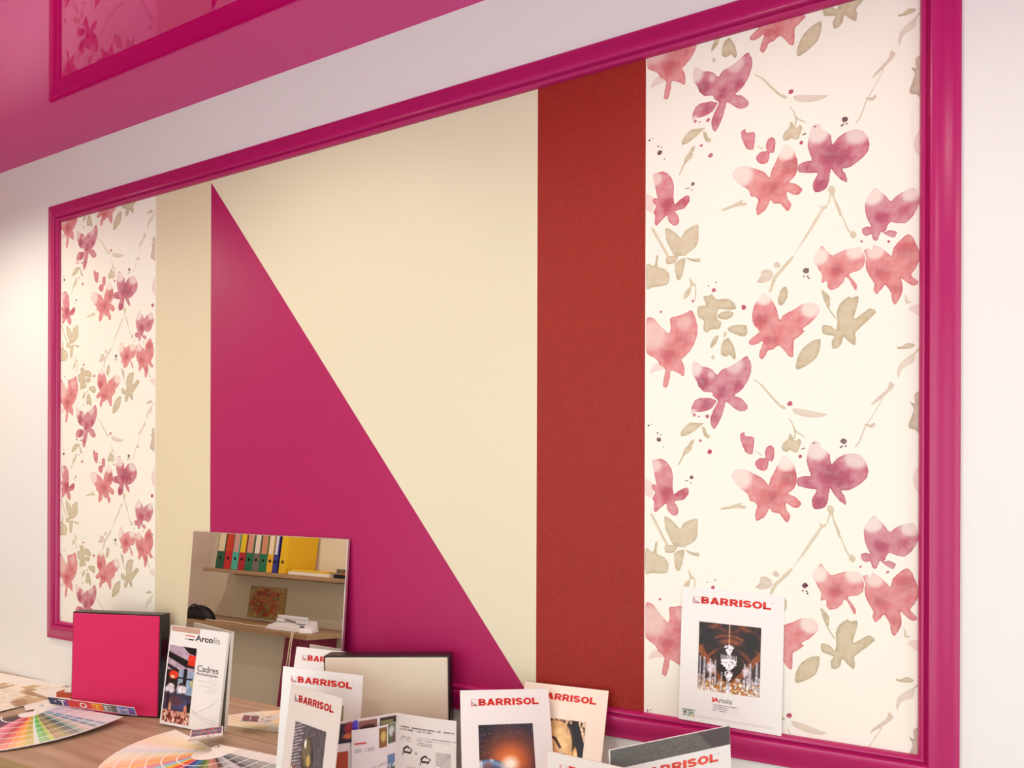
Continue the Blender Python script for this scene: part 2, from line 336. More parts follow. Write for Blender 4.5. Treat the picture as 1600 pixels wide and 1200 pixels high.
# (crop, outline, colour, density, [fades: x y r strength], [dark blooms: x y r strength])
FLOWERS = [
 (K5, '52 295 100 285 130 310 160 345 225 405 240 370 235 300 250 280 300 268 350 250 390 228 410 232 440 300 452 380 435 460 400 530 350 590 325 610 345 660 345 740 300 715 245 695 235 745 218 810 205 832 180 815 190 740 200 690 165 665 130 610 75 575 52 540', CORAL, .85, '95 420 120 .45 350 330 60 .3', '230 570 70 .25 330 440 60 .2'),
 (K5, '130 640 195 680 130 700 75 720 95 675', CORAL, .3, '', ''),
 (K5, '408 690 410 640 430 625 460 640 480 665 520 668 570 695 605 730 640 690 700 665 760 630 810 595 840 585 865 640 868 700 840 780 790 850 735 895 790 910 835 960 842 990 820 1010 770 1010 720 975 675 940 665 960 640 1050 600 1130 578 1152 555 1120 550 1070 575 1000 610 930 575 900 560 865 500 860 460 820 450 790 420 740', MAUVE, .85, '420 680 70 .75 740 655 70 .5 560 730 30 .4', '490 790 50 .4 760 800 50 .25 640 860 45 .3 590 1060 40 .2'),
 (K5, '600 932 575 920 540 908 470 912 430 930 405 980 400 1030 440 1020 500 1015 560 990', MAUVE, .85, '415 1030 35 .7', '520 960 40 .3'),
 (K8, '95 400 130 390 170 385 210 410 245 460 258 520 255 600 265 660 310 630 360 610 380 620 378 660 340 705 270 715 290 750 300 800 285 828 250 820 215 780 205 735 170 760 125 800 108 780 110 720 100 690 120 650 95 610 100 580 130 590 120 530 105 460', ROSE, .85, '115 440 50 .6', '210 650 60 .3 330 665 50 .25'),
 (K8, '42 545 80 560 110 600 105 650 90 690 42 660', ROSE, .3, '', ''),
 (K2, '95 760 130 700 220 665 320 690 400 715 450 750 485 785 510 700 550 620 590 530 630 450 680 450 740 510 765 580 778 650 770 720 740 780 690 830 750 850 800 880 822 915 790 960 740 965 665 935 670 1000 705 1050 708 1085 675 1135 640 1110 600 1060 530 1055 492 1020 470 1075 420 1140 360 1178 345 1140 350 1080 365 1020 330 985 290 980 270 920 200 880 130 820', CORAL, .88, '180 770 135 .8 660 510 105 .9', '700 650 90 .3 520 900 80 .25'),
 (K2, '880 420 900 330 930 250 970 230 1010 240 1030 290 1080 310 1120 350 1140 440 1180 390 1250 330 1350 290 1430 290 1490 340 1520 420 1510 500 1460 570 1390 630 1310 680 1240 695 1270 740 1288 800 1280 838 1220 800 1160 745 1125 695 1115 740 1100 830 1070 900 1010 935 960 938 935 900 940 830 985 740 900 738 800 735 780 710 785 655 850 620 920 605 905 540 885 480', MAUVE, .9, '990 320 125 .8 1400 330 130 .65', '1120 540 110 .3 1020 860 70 .2 1250 600 90 .2 890 680 40 .2'),
 (K4, '605 330 640 250 690 185 740 215 800 270 830 300 870 260 940 215 1020 185 1060 230 1072 300 1050 370 1000 445 950 485 880 485 825 475 795 520 790 545 770 565 820 545 870 555 880 575 850 610 800 590 770 575 750 555 730 590 715 630 690 635 670 600 660 580 620 595 590 575 585 540 620 515 660 515 640 480 620 430', MAUVE, .82, '680 255 90 .8 1000 235 80 .7', '740 430 80 .3 930 380 60 .2'),
 (K4, '165 790 200 730 240 680 280 720 330 760 380 740 450 710 560 690 590 720 610 790 600 850 550 890 470 920 510 970 540 1020 530 1058 505 1030 475 970 440 945 420 990 370 1040 315 1055 290 1030 285 975 240 995 245 930 210 870', CORAL, .82, '215 770 85 .85 530 715 90 .75', '370 880 70 .35'),
 (K4, '600 720 640 700 670 715 680 670 750 700 800 740 835 765 850 700 900 640 960 585 1000 590 1040 650 1070 730 1070 800 1040 870 1000 930 1060 975 1055 1005 1010 1015 960 985 915 960 930 1020 920 1090 870 1175 840 1150 830 1080 780 1010 740 1060 705 1090 682 1050 690 1000 640 930 615 850 620 780', CORAL, .88, '700 720 85 .7', '960 720 70 .25 740 900 70 .2 880 1050 50 .2'),
 (KP, '1178 480 1185 468 1194 459 1204 466 1213 482 1218 500 1224 493 1240 484 1256 475 1270 473 1280 480 1278 492 1266 505 1254 514 1257 518 1247 527 1240 533 1240 545 1239 557 1234 558 1225 548 1217 540 1208 546 1200 548 1196 556 1190 562 1186 555 1190 542 1192 533 1182 538 1173 539 1170 534 1176 528 1187 518 1178 508 1175 495', CORAL, .88, '1194 465 13 .9 1268 482 17 .8', '1190 500 10 .3 1205 532 10 .2'),
 (K6, '1010 200 1050 170 1115 160 1115 260 1060 230', ROSE, .28, '', ''),
 (K9, '1055 315 1010 360 998 410 1010 460 1055 495', ROSE, .3, '', ''),
 (K2, '230 280 190 310 195 380 225 450 250 490 310 495 325 440 328 320 240 318', ROSE, .88, '', ''),
 (K2, '500 365 460 400 445 460 450 510 400 515 350 560 350 610 400 645 450 635 480 590 485 530 525 525 545 440 535 385', ROSE, .88, '', ''),
]
TAUPE = (199, 186, 150); FAINT = (206, 190, 168)
LEAVES = [
 (K3, '200 585 240 595 290 630 320 660 350 610 400 575 455 555 458 620 455 690 430 740 380 775 350 800 270 795 235 740 205 670', TAUPE, .85),
 (K3, '205 810 300 800 270 855 210 865', TAUPE, .85), (K3, '275 860 350 815 350 870 330 960 310 990 285 975', TAUPE, .85),
 (K3, '360 815 430 825 470 820 465 850 400 840', TAUPE, .85), (K3, '90 595 115 595 225 795 205 795', TAUPE, .7),
 (K3, '52 865 110 880 130 800 145 800 140 885 200 905 230 950 225 1010 190 1035 100 1045 52 1055', TAUPE, .85),
 (K3, '385 960 415 1010 440 1030 438 1130 428 1140 430 1040 405 1040 395 1090 345 1145 345 1100 370 1060 395 1035', TAUPE, .75),
 (K5, '495 120 540 110 560 100 600 140 680 135 730 160 752 215 680 220 615 215 600 270 610 300 635 320 620 370 560 375 520 400 495 370 500 310 460 280 448 230 460 195 515 185', TAUPE, .9),
 (K5, '605 265 640 240 700 230 730 245 720 275 680 297 620 290', TAUPE, .9), (K5, '685 365 720 345 790 340 830 345 838 410 800 432 740 410 695 390', TAUPE, .9),
 (K5, '690 440 710 465 735 510 750 580 735 612 705 575 665 588 635 570 635 520 650 465', TAUPE, .9), (K5, '610 420 612 450 590 490 550 522 560 470 580 435', TAUPE, .85),
 (K5, '660 390 680 400 670 430 650 430', TAUPE, .7), (K5, '560 580 580 578 585 600 570 610 557 600', TAUPE, .7),
 (K5, '885 752 910 775 960 810 1020 880 1090 950 1140 985 1125 1000 1080 970 1000 880 940 810 895 775', TAUPE, .75),
 (K6, '180 915 280 925 390 950 430 955 390 975 320 982 240 970 190 950', FAINT, .7),
 (K6, '495 225 520 160 580 110 600 120 650 105 650 150 620 270 700 215 740 195 780 222 700 300 630 370 635 410 625 460 580 430 545 400 530 450 500 480 465 480 460 430 480 395 400 378 388 335 400 315 450 320 490 350 500 290', TAUPE, .9),
 (K6, '385 65 405 70 445 110 448 170 440 190 490 262 482 265 430 190 400 130', TAUPE, .85), (K6, '375 415 378 470 350 550 280 605 220 635 200 620 210 560 245 490 310 435', TAUPE, .9),
 (K6, '125 35 143 70 138 120 105 170 75 165 72 120 95 60', TAUPE, .9), (K6, '930 470 960 470 990 450 1020 443 1062 458 1030 480 990 485 935 485', TAUPE, .85),
 (K6, '1060 510 1055 580 1000 610 960 640 940 700 930 650 950 590 1000 550', FAINT, .6), (K6, '1100 465 1110 475 1062 520 1055 515', TAUPE, .7),
 (K6, '880 720 912 750 880 790 830 835 790 865 738 900 760 865 820 810 860 770', FAINT, .75),
 (K6, '820 845 827 850 770 950 702 1060 662 1160 632 1198 625 1190 655 1150 695 1050 765 945', FAINT, .7), (K6, '690 1025 740 1030 765 1015 775 1035 750 1055 715 1045', FAINT, .8),
 (K6, '1110 805 1060 810 1055 850 1060 880 1025 870 1050 915 1040 960 1015 1020 1015 1055 1060 1070 1110 1095', FAINT, .95),
 (K6, '985 90 1000 110 1010 140 1040 150 1000 160 990 150', TAUPE, .6),
 (K2, '700 210 725 215 745 255 760 270 800 240 825 270 800 340 780 390 740 385 700 375 680 400 630 395 622 350 650 300 690 260', TAUPE, .85),
 (K2, '690 45 700 45 745 110 775 165 860 205 855 213 790 190 770 180 757 250 745 245 752 180 735 120', TAUPE, .8),
 (K8, '505 108 450 105 400 100 350 135 320 180 322 210 370 200 430 165 485 120', TAUPE, .85), (K8, '485 130 510 150 530 195 548 200 540 228 510 215 490 175', TAUPE, .85),
 (K8, '400 240 425 235 410 280 400 320 365 345 340 370 305 435 298 432 330 360 345 310 375 280', TAUPE, .8),
 (K8, '632 770 700 755 760 735 800 725 785 745 825 755 820 775 740 770 690 778 640 783', TAUPE, .75),
 (K4, '290 200 310 170 345 175 355 205 345 250 365 300 400 370 410 430 385 410 360 340 335 265 320 250 300 320 288 325 310 240', TAUPE, .75),
 (K4, '405 420 415 420 460 520 500 575 490 585 450 530', TAUPE, .75), (K4, '505 550 535 575 525 610 505 615 480 590', TAUPE, .75),
 (K4, '220 330 250 345 285 330 285 355 250 380 200 470 130 580 60 680 20 735 0 770 25 715 90 610 150 500 220 390 235 360', TAUPE, .6),
 (K3, '1190 800 1200 815 1150 880 1075 965 1030 1070 1030 1085 1005 1080 1015 1060 1040 970 1100 900 1150 840', TAUPE, .7),
 (K3, '910 1005 945 960 950 920 985 905 1030 920 1040 955 1010 995 960 1010', FAINT, .8), (K3, '1045 865 1070 845 1095 865 1090 890 1055 890', FAINT, .8),
 (K2, '335 460 360 455 415 470 415 490 385 490 370 470', TAUPE, .5),
]
DARK, WINE = (92, 26, 48), (178, 62, 98)
DOTS = [(1320, 187, 4, DARK), (1315, 197, 1.3, DARK), (1317.5, 195, 1.2, DARK), (1323, 194, 1.2, DARK), (1259.3, 423.2, 4, DARK), (1256, 432, 1.3, DARK), (1262, 432, 1.3, DARK), (1263.5, 435, 1.3, DARK),
        (1082.4, 288, 2.8, DARK), (1073, 295, 1, DARK), (1076, 294.5, 1, DARK), (1081, 297, 1, DARK), (1031, 239, 3.5, DARK), (1029, 229, 1.3, DARK), (1034, 231, 1, DARK), (1015, 220, 1.6, DARK), (1020, 217, 1, DARK), (1038.5, 249, 1, DARK),
        (1236, 144, 3.6, WINE), (1430.7, 275.2, 4.5, WINE), (1110.5, 243, 3.6, WINE), (1096, 228, 2, WINE), (1162, 480.5, 3.6, WINE), (1252, 223.5, 2.6, WINE), (1033, 487.5, 1.9, WINE), (1115.5, 453.6, 3, WINE), (1107, 447, 1, DARK), (1119, 441.5, 1, DARK),
        (1083, 470.5, 1.8, WINE), (1388.5, 378, 1.8, WINE), (1346, 377.5, 1.5, WINE), (1434.5, 380, 1.5, DARK), (1255, 211, 1.2, DARK), (1258, 209.5, 1.2, DARK), (1273.5, 198.5, 1.2, DARK), (1085, 648.5, 2.5, WINE), (1105, 650.5, 2.8, WINE), (1092, 651, 1.3, WINE)]

def to_strip(pts):
    return [(at_y(x, y).x - U4, at_y(x, y).z) for x, y in pts]
def smooth_closed(p, k=4):
    p = np.array(p); n = len(p); out = []
    for i in range(n):
        a, b, c, d = p[i - 1], p[i], p[(i + 1) % n], p[(i + 2) % n]
        for j in range(k):
            t = j / k
            out.append(.5 * ((2 * b) + (-a + c) * t + (2 * a - 5 * b + 4 * c - d) * t * t + (-a + 3 * b - 3 * c + d) * t ** 3) * .75 + (b + (c - b) * t) * .25)
    return np.array(out)
def blot(name, outline, col, dens, fades=(), darks=(), step=.0042, rough=.0006):
    out = smooth_closed(outline)
    out = out + rng.normal(0, rough * .5, out.shape)
    n = len(out); lo, hi = out.min(0), out.max(0)
    gx, gz = np.meshgrid(np.arange(lo[0] + step / 2, hi[0], step), np.arange(lo[1] + step / 2, hi[1], step))
    g = np.stack([gx.ravel(), gz.ravel()], 1) + rng.normal(0, step * .12, (gx.size, 2))
    if len(g):
        d = np.min(np.linalg.norm(g[:, None] - out[None], axis=2), axis=1); g = g[d > step * .35]
    vin = [Vector(p) for p in out] + [Vector(p) for p in g]
    ed = [(i, (i + 1) % n) for i in range(n)]
    vo, _, fo, *_r = delaunay_2d_cdt(vin, ed, [list(range(n))], 1, 1e-6)
    V = np.array([(v.x, v.y) for v in vo])
    c = V.mean(0) * 0 + (lo + hi) / 2
    D = np.min(np.linalg.norm(V[:, None] - out[None], axis=2), axis=1)
    a = np.full(len(V), dens)
    a *= 1 + .16 * np.exp(-(D / .0016) ** 2) - .03
    for x, z, r, s in darks: a *= 1 + s * np.exp(-(((V[:, 0] - x) ** 2 + (V[:, 1] - z) ** 2) / r ** 2))
    for x, z, r, s in fades:
        q = np.sqrt((V[:, 0] - x) ** 2 + (V[:, 1] - z) ** 2) / r
        a *= 1 - s * .88 / (1 + np.exp((q - .95) * 14))
    k = np.clip(a, 0, 1)
    me = bpy.data.meshes.new(name)
    me.from_pydata([(x - c[0], 0, z - c[1]) for x, z in V], [], [list(f) for f in fo]); me.update()
    if me.polygons and sum(p.normal.y * p.area for p in me.polygons) > 0: me.flip_normals()
    at = me.attributes.new('ink', 'FLOAT_COLOR', 'POINT')
    L = np.array(lin(col)); over = np.clip(a - .85, 0, .4)[:, None]
    rgba = np.concatenate([L[None] * (1 - over * 1.1), k[:, None]], 1).astype(np.float32)
    at.data.foreach_set('color', rgba.ravel())
    me.materials.append(M['watercolour'])
    return me, c, lo, hi
def spots(K, s):
    q = [float(v) for v in s.split()]; res = []
    for i in range(0, len(q), 4):
        a = K([(q[i], q[i + 1])])[0]; b = K([(q[i] + q[i + 2], q[i + 1])])[0]
        A = to_strip([a])[0]; B = to_strip([b])[0]; res.append((A[0], A[1], abs(B[0] - A[0]), q[i + 3]))
    return res
PRINTS = []
for K, o, c, d, fa, da in FLOWERS: PRINTS.append(('blossom_print',) + blot('blossom_print', to_strip(K(P(o))), c, d, spots(K, fa), spots(K, da)))
for K, o, c, d in LEAVES: PRINTS.append(('leaf_print',) + blot('leaf_print', to_strip(K(P(o))), c, d, step=.008, rough=.0004))
WID = U5 - U4
def clipped(me, x0, x1, z0, z1):
    bm = bmesh.new(); bm.from_mesh(me)
    for co, no in (((x0, 0, 0), (-1, 0, 0)), ((x1, 0, 0), (1, 0, 0)), ((0, 0, z0), (0, 0, -1)), ((0, 0, z1), (0, 0, 1))):
        bmesh.ops.bisect_plane(bm, geom=list(bm.verts) + list(bm.edges) + list(bm.faces), plane_co=co, plane_no=no, clear_outer=True)
    m2 = me.copy(); bm.to_mesh(m2); bm.free(); return m2
for paper, ux, dz_ in ((fl_right, U4, 0.0), (fl_left, U4 - 2.1862, .0033)):
    xa, xb_ = (U4, U5) if paper is fl_right else (U0, U1)
    za, zb = Z0, Z1
    dark_pts = []
    for k in range(-3, 4):
        for i, (nm, me, c, lo, hi) in enumerate(PRINTS):
            cx, cz = c[0] + ux, c[1] + k * PERIOD + dz_
            hx, hz = (hi - lo) / 2
            if cz + hz < za + .006 or cz - hz > zb - .006 or cx - hx > xb_ or cx + hx < xa: continue
            m_ = me
            if cx - hx < xa or cx + hx > xb_ or cz - hz < za or cz + hz > zb:
                m_ = clipped(me, xa - cx, xb_ - cx, za - cz, zb - cz)
                if not len(m_.polygons): continue
            obj(nm, m_, None, paper, (cx, -TP - .00012 - .00003 * (i % 5), cz))
        for x, y, r, col in DOTS:
            p = at_y(x, y); rr = r / F_PX * DIST * 1.0; zz = p.z + k * PERIOD + dz_; xx = p.x - U4 + ux
            if za + rr < zz < zb - rr and xa + rr < xx < xb_ - rr: dark_pts.append((xx, zz, rr, col))
    v = []; f = []; cols = []
    for x, z, r, col in dark_pts:
        b = len(v); n = 10
        for j in range(n):
            q = r * (1 + rng.normal(0, .1)); v.append((x + q * math.cos(2 * math.pi * j / n), -TP - .00035, z + q * math.sin(2 * math.pi * j / n)))
            cols.append((*lin(col), .95))
        f.append(list(range(b, b + n)))
    o = mesh('ink_spatter', v, f, M['watercolour'], paper); o['kind'] = 'stuff'
    at = o.data.attributes.new('ink', 'FLOAT_COLOR', 'POINT'); at.data.foreach_set('color', np.array(cols, np.float32).ravel())

# ------------------------------------------------------------------ text, pictures, cards
_tc = {}
def text_mesh(s, bold=0.0, space=1.0):
    """text as a mesh normalised to width 1, height 1 of its bounding box (keeps the aspect in _ratio)"""
    k = (s, bold, space)
    if k in _tc: return _tc[k]
    cu = bpy.data.curves.new('lettering', 'FONT'); cu.body = s; cu.offset = bold; cu.space_character = space; cu.resolution_u = 3; cu.fill_mode = 'FRONT'
    o = bpy.data.objects.new('lettering', cu); COL.objects.link(o)
    bpy.context.view_layer.update()
    me = bpy.data.meshes.new_from_object(o.evaluated_get(bpy.context.evaluated_depsgraph_get()))
    bpy.data.objects.remove(o); bpy.data.curves.remove(cu)
    a = np.array([v.co[:] for v in me.vertices]); lo, hi = a.min(0), a.max(0)
    faces = [list(p.vertices) for p in me.polygons]; bpy.data.meshes.remove(me)
    _tc[k] = ((a[:, :2] - lo[:2]) / (hi[:2] - lo[:2]), faces, (hi - lo)[0] / (hi - lo)[1]); return _tc[k]
def text(s, x, z, w, h, mat, parent, y=-.0004, bold=.0, space=1.0, name='lettering'):
    """lettering in the card's x,z plane, lower left at x,z, fitted to w x h"""
    V, Fc, ra = text_mesh(s, bold, space)
    if w is None: w = h * ra
    o = mesh(name, [(x + p[0] * w, y, z + p[1] * h) for p in V], Fc, mat, parent)
    if len(o.data.polygons) and sum(p.normal.y * p.area for p in o.data.polygons) > 0: o.data.flip_normals()
    return o
def picture(name, x0, x1, z0, z1, fn, nx, nz, parent, y=-.0004, bend=None):
    """printed picture: a fine grid coloured by fn(u, v) (u right, v down, 0..1, sRGB 0..255)"""
    u, v = np.meshgrid(np.linspace(0, 1, nx), np.linspace(0, 1, nz))
    c = fn(u, v); c = np.clip(c, 0, 255)
    X = x0 + u * (x1 - x0); Z = z1 - v * (z1 - z0)
    if bend is None: co = np.stack([X, np.full_like(X, y), Z], -1).reshape(-1, 3)
    else: co = np.array([bend(a, b) for a, b in zip(X.ravel(), Z.ravel())])
    i = np.arange(nx * nz).reshape(nz, nx)
    f = np.stack([i[1:, :-1], i[1:, 1:], i[:-1, 1:], i[:-1, :-1]], -1).reshape(-1, 4)
    me = bpy.data.meshes.new(name); me.from_pydata(co.tolist(), [], f.tolist()); me.update()
    at = me.attributes.new('ink', 'FLOAT_COLOR', 'POINT')
    at.data.foreach_set('color', np.concatenate([linA(c), np.ones((nz, nx, 1))], -1).astype(np.float32).ravel())
    return obj(name, me, M['picture'], parent)
def hsh(u, v, s=0.):
    q = np.sin(u * 127.1 + v * 311.7 + s * 74.7) * 43758.5453; return q - np.floor(q)
def vnoise(u, v, f, s=0.):
    x, y = u * f, v * f; xi, yi = np.floor(x), np.floor(y); a, b = x - xi, y - yi; a = a * a * (3 - 2 * a); b = b * b * (3 - 2 * b)
    h = lambda i, j: hsh(xi + i, yi + j, s)
    return (h(0, 0) * (1 - a) + h(1, 0) * a) * (1 - b) + (h(0, 1) * (1 - a) + h(1, 1) * a) * b
class Paint:
    def __init__(s, u, v, c): s.u, s.v = u, v; s.c = np.ones(u.shape + (3,)) * np.array(c, float)
    def mix(s, m, col): m = np.clip(m, 0, 1)[..., None]; s.c = s.c * (1 - m) + np.array(col, float) * m; return s
    def rect(s, x0, x1, y0, y1, col, a=1): return s.mix(a * ((s.u >= x0) & (s.u <= x1) & (s.v >= y0) & (s.v <= y1)), col)
    def ell(s, x, y, rx, ry, col, soft=.08, a=1): 
        d = np.sqrt(((s.u - x) / rx) ** 2 + ((s.v - y) / ry) ** 2); return s.mix(a * np.clip((1 - d) / soft + .5, 0, 1), col)
    def poly(s, pts, col, a=1):
        ins = np.zeros(s.u.shape, bool); n = len(pts)
        for i in range(n):
            (x0, y0), (x1, y1) = pts[i - 1], pts[i]
            if y0 == y1: continue
            ins ^= ((y0 > s.v) != (y1 > s.v)) & (s.u < (x1 - x0) * (s.v - y0) / (y1 - y0) + x0)
        return s.mix(a * ins, col)
    def line(s, x0, y0, x1, y1, w, col, a=1):
        dx, dy = x1 - x0, y1 - y0; t = np.clip(((s.u - x0) * dx + (s.v - y0) * dy) / (dx * dx + dy * dy), 0, 1)
        return s.mix(a * (np.hypot(s.u - x0 - t * dx, s.v - y0 - t * dy) < w), col)
    def grain(s, f, amt, sd=0.): s.c = s.c * (1 + amt * (vnoise(s.u, s.v, f, sd) - .5)[..., None] * 2); return s

def pose(o, pos, yaw, lean, roll):
    """origin at the bottom middle, front face towards -y; roll in the plane, lean back, then turn about z (degrees)"""
    o.matrix_world = (Matrix.Translation(pos) @ Matrix.Rotation(math.radians(yaw), 4, 'Z')
                      @ Matrix.Rotation(math.radians(-lean), 4, 'X') @ Matrix.Rotation(math.radians(-roll), 4, 'Y'))
TABLE = .75
def card(name, w, h, mat, th=.0025):
    return box(name, -w / 2, w / 2, 0, th, 0, h, mat)

def _stroke(path, tv, th, V, Fc, ox):
    n = len(path); b = len(V)
    for i in range(n):
        p0 = path[max(i - 1, 0)]; p1 = path[min(i + 1, n - 1)]; dx, dy = p1[0] - p0[0], p1[1] - p0[1]; L_ = math.hypot(dx, dy) or 1
        nx, ny = -dy / L_ * tv / 2, dx / L_ * th / 2
        V.append((path[i][0] + nx + ox, path[i][1] + ny)); V.append((path[i][0] - nx + ox, path[i][1] - ny))
    for i in range(n - 1): Fc.append([b + 2 * i, b + 2 * i + 1, b + 2 * i + 3, b + 2 * i + 2])
def _arc(cx, cy, rx, ry, a0, a1, n=12): return [(cx + rx * math.cos(math.radians(t)), cy + ry * math.sin(math.radians(t))) for t in np.linspace(a0, a1, n)]
def block_word():
    """heavy extended capitals B A R R I S O L; returns points (unit cap height), faces and the width"""
    V, Fc = [], []; x = 0.; tv, th = .34, .25
    def quad(*q):
        b = len(V); V.extend([(px + x, py) for px, py in q]); Fc.append([b, b + 1, b + 2, b + 3])
    for ch in 'BARRISOL':
        if ch == 'B':
            quad((0, 0), (tv, 0), (tv, 1), (0, 1))
            _stroke([(.17, .875)] + _arc(.56, .695, .24, .18, 90, -90) + [(.17, .515)], tv, th * .92, V, Fc, x)
            _stroke([(.17, .485)] + _arc(.60, .305, .27, .18, 90, -90) + [(.17, .125)], tv, th, V, Fc, x); w_ = 1.05
        elif ch == 'A':
            quad((0, 0), (.37, 0), (.77, 1), (.41, 1)); quad((.81, 0), (1.18, 0), (.77, 1), (.41, 1)); quad((.26, .17), (.92, .17), (.84, .38), (.34, .38)); w_ = 1.18
        elif ch == 'R':
            quad((0, 0), (tv, 0), (tv, 1), (0, 1)); _stroke([(.17, .875)] + _arc(.60, .66, .26, .215, 90, -90) + [(.17, .445)], tv, th, V, Fc, x)
            quad((.42, .44), (.80, .46), (1.10, 0), (.70, 0)); w_ = 1.10
        elif ch == 'I': quad((0, 0), (.36, 0), (.36, 1), (0, 1)); w_ = .36
        elif ch == 'S':
            _stroke(_arc(.52, .70, .35, .178, 12, 270, 16) + _arc(.52, .30, .36, .178, 90, -168, 16), tv * .95, th, V, Fc, x); w_ = 1.05
        elif ch == 'O': _stroke(_arc(.60, .5, .43, .382, 0, 360, 30), tv, th, V, Fc, x); w_ = 1.20
        elif ch == 'L': quad((0, 0), (tv, 0), (tv, 1), (0, 1)); quad((0, 0), (.95, 0), (.95, .26), (0, .26)); w_ = .95
        x += w_ + .075
    return V, Fc, x - .075
BW = block_word()
def logo(c, w, h, red, x0=None, z0=None, scale=1., reg=True, sw=1.):
    """small curl emblem in a square and heavy BARRISOL lettering"""
    x = -w / 2 + .115 * w if x0 is None else x0; ch = .0150 * scale; z = h - .114 * h if z0 is None else z0
    s = ch * .93
    e = box('emblem', x, x + s * .10, -.0004, 0, z, z + s, red, c)
    box('emblem_base', x, x + s * 1.05, -.0004, 0, z - s * .02, z + s * .10, red, e)
    box('emblem_top', x, x + s * .95, -.0004, 0, z + s * .95, z + s, M['light_grey_print'], e)
    box('emblem_side', x + s * .95, x + s, -.0004, 0, z + s * .35, z + s, M['light_grey_print'], e)
    pts = [(x + s * (.18 + .30 * t), -.0006, z + s * (.62 - .42 * math.sin(t * 1.5))) for t in np.linspace(0, 1, 7)] + [(x + s * (.48 + .45 * t), -.0006, z + s * (.20 + .12 * math.sin(t * 5))) for t in np.linspace(.15, 1, 6)]
    tube('emblem_curl', pts, s * .045, M['charcoal_print'], e, 5)
    bw = .680 * w * sw
    o = mesh('brand_lettering', [(x + s * 1.22 + px / BW[2] * bw, -.0004, z + pz * ch) for px, pz in BW[0]], BW[1], red, c)
    bm = bmesh.new(); bm.from_mesh(o.data)
    for fc_ in bm.faces:
        fc_.normal_update()
        if fc_.normal.y > 0: fc_.normal_flip()
    bm.to_mesh(o.data); bm.free()
    if reg: text('R', x + s * 1.3 + .680 * w * sw, z + ch * .78, None, ch * .2, M['grey_print'], c, name='registered_mark')

def brochure(label, w, h, ps, fn, paper='white_card', red='red_print', pic=(.185, .79, .25, .755), group='company brochures', res=(120, 144)):
    c = card('brochure', w, h, M[paper]); pose(c, *ps); tag(c, label, 'brochure', group)
    logo(c, w, h, M[red])
    if fn: picture('cover_picture', -w / 2 + pic[0] * w, -w / 2 + pic[1] * w, h * (1 - pic[3]), h * (1 - pic[2]), fn, *res, c)
    return c

def p_earth(u, v):
    p = Paint(u, v, (30, 32, 42)); p.grain(6, .35)
    st = hsh(np.floor(u * 83), np.floor(v * 99), 3.); p.mix((st > .972) * (st - .95) * 16, (200, 205, 220))
    p.ell(.72, .1, .5, .35, (52, 54, 74), 1.4, .5); p.ell(.75, .62, .3, .2, (60, 52, 86), 1.2, .5)
    p.ell(.55, .48, .42, .30, (196, 84, 40), 1.5, .85); p.ell(.55, .51, .26, .18, (240, 140, 70), 1.3, .8)
    d = np.hypot((u - .16), (v - .95) * 1.15); disc = np.clip((.56 - d) / .012, 0, 1)
    p.mix(disc, (34, 46, 84)); p.mix(disc * np.clip(1 - np.abs(d - .50) / .10, 0, 1) * .8, (150, 186, 220))
    p.mix(disc * (vnoise(u, v, 9, 2.) > .5) * .75, (226, 226, 230)); p.mix(disc * (vnoise(u, v, 7, 5.) > .66) * .7, (142, 96, 84))
    p.mix(disc * np.clip((u - .25) / .5, 0, 1) * .55, (246, 170, 110))
    return p.ell(.545, .545, .13, .085, (255, 244, 226), 1.1, 1).c
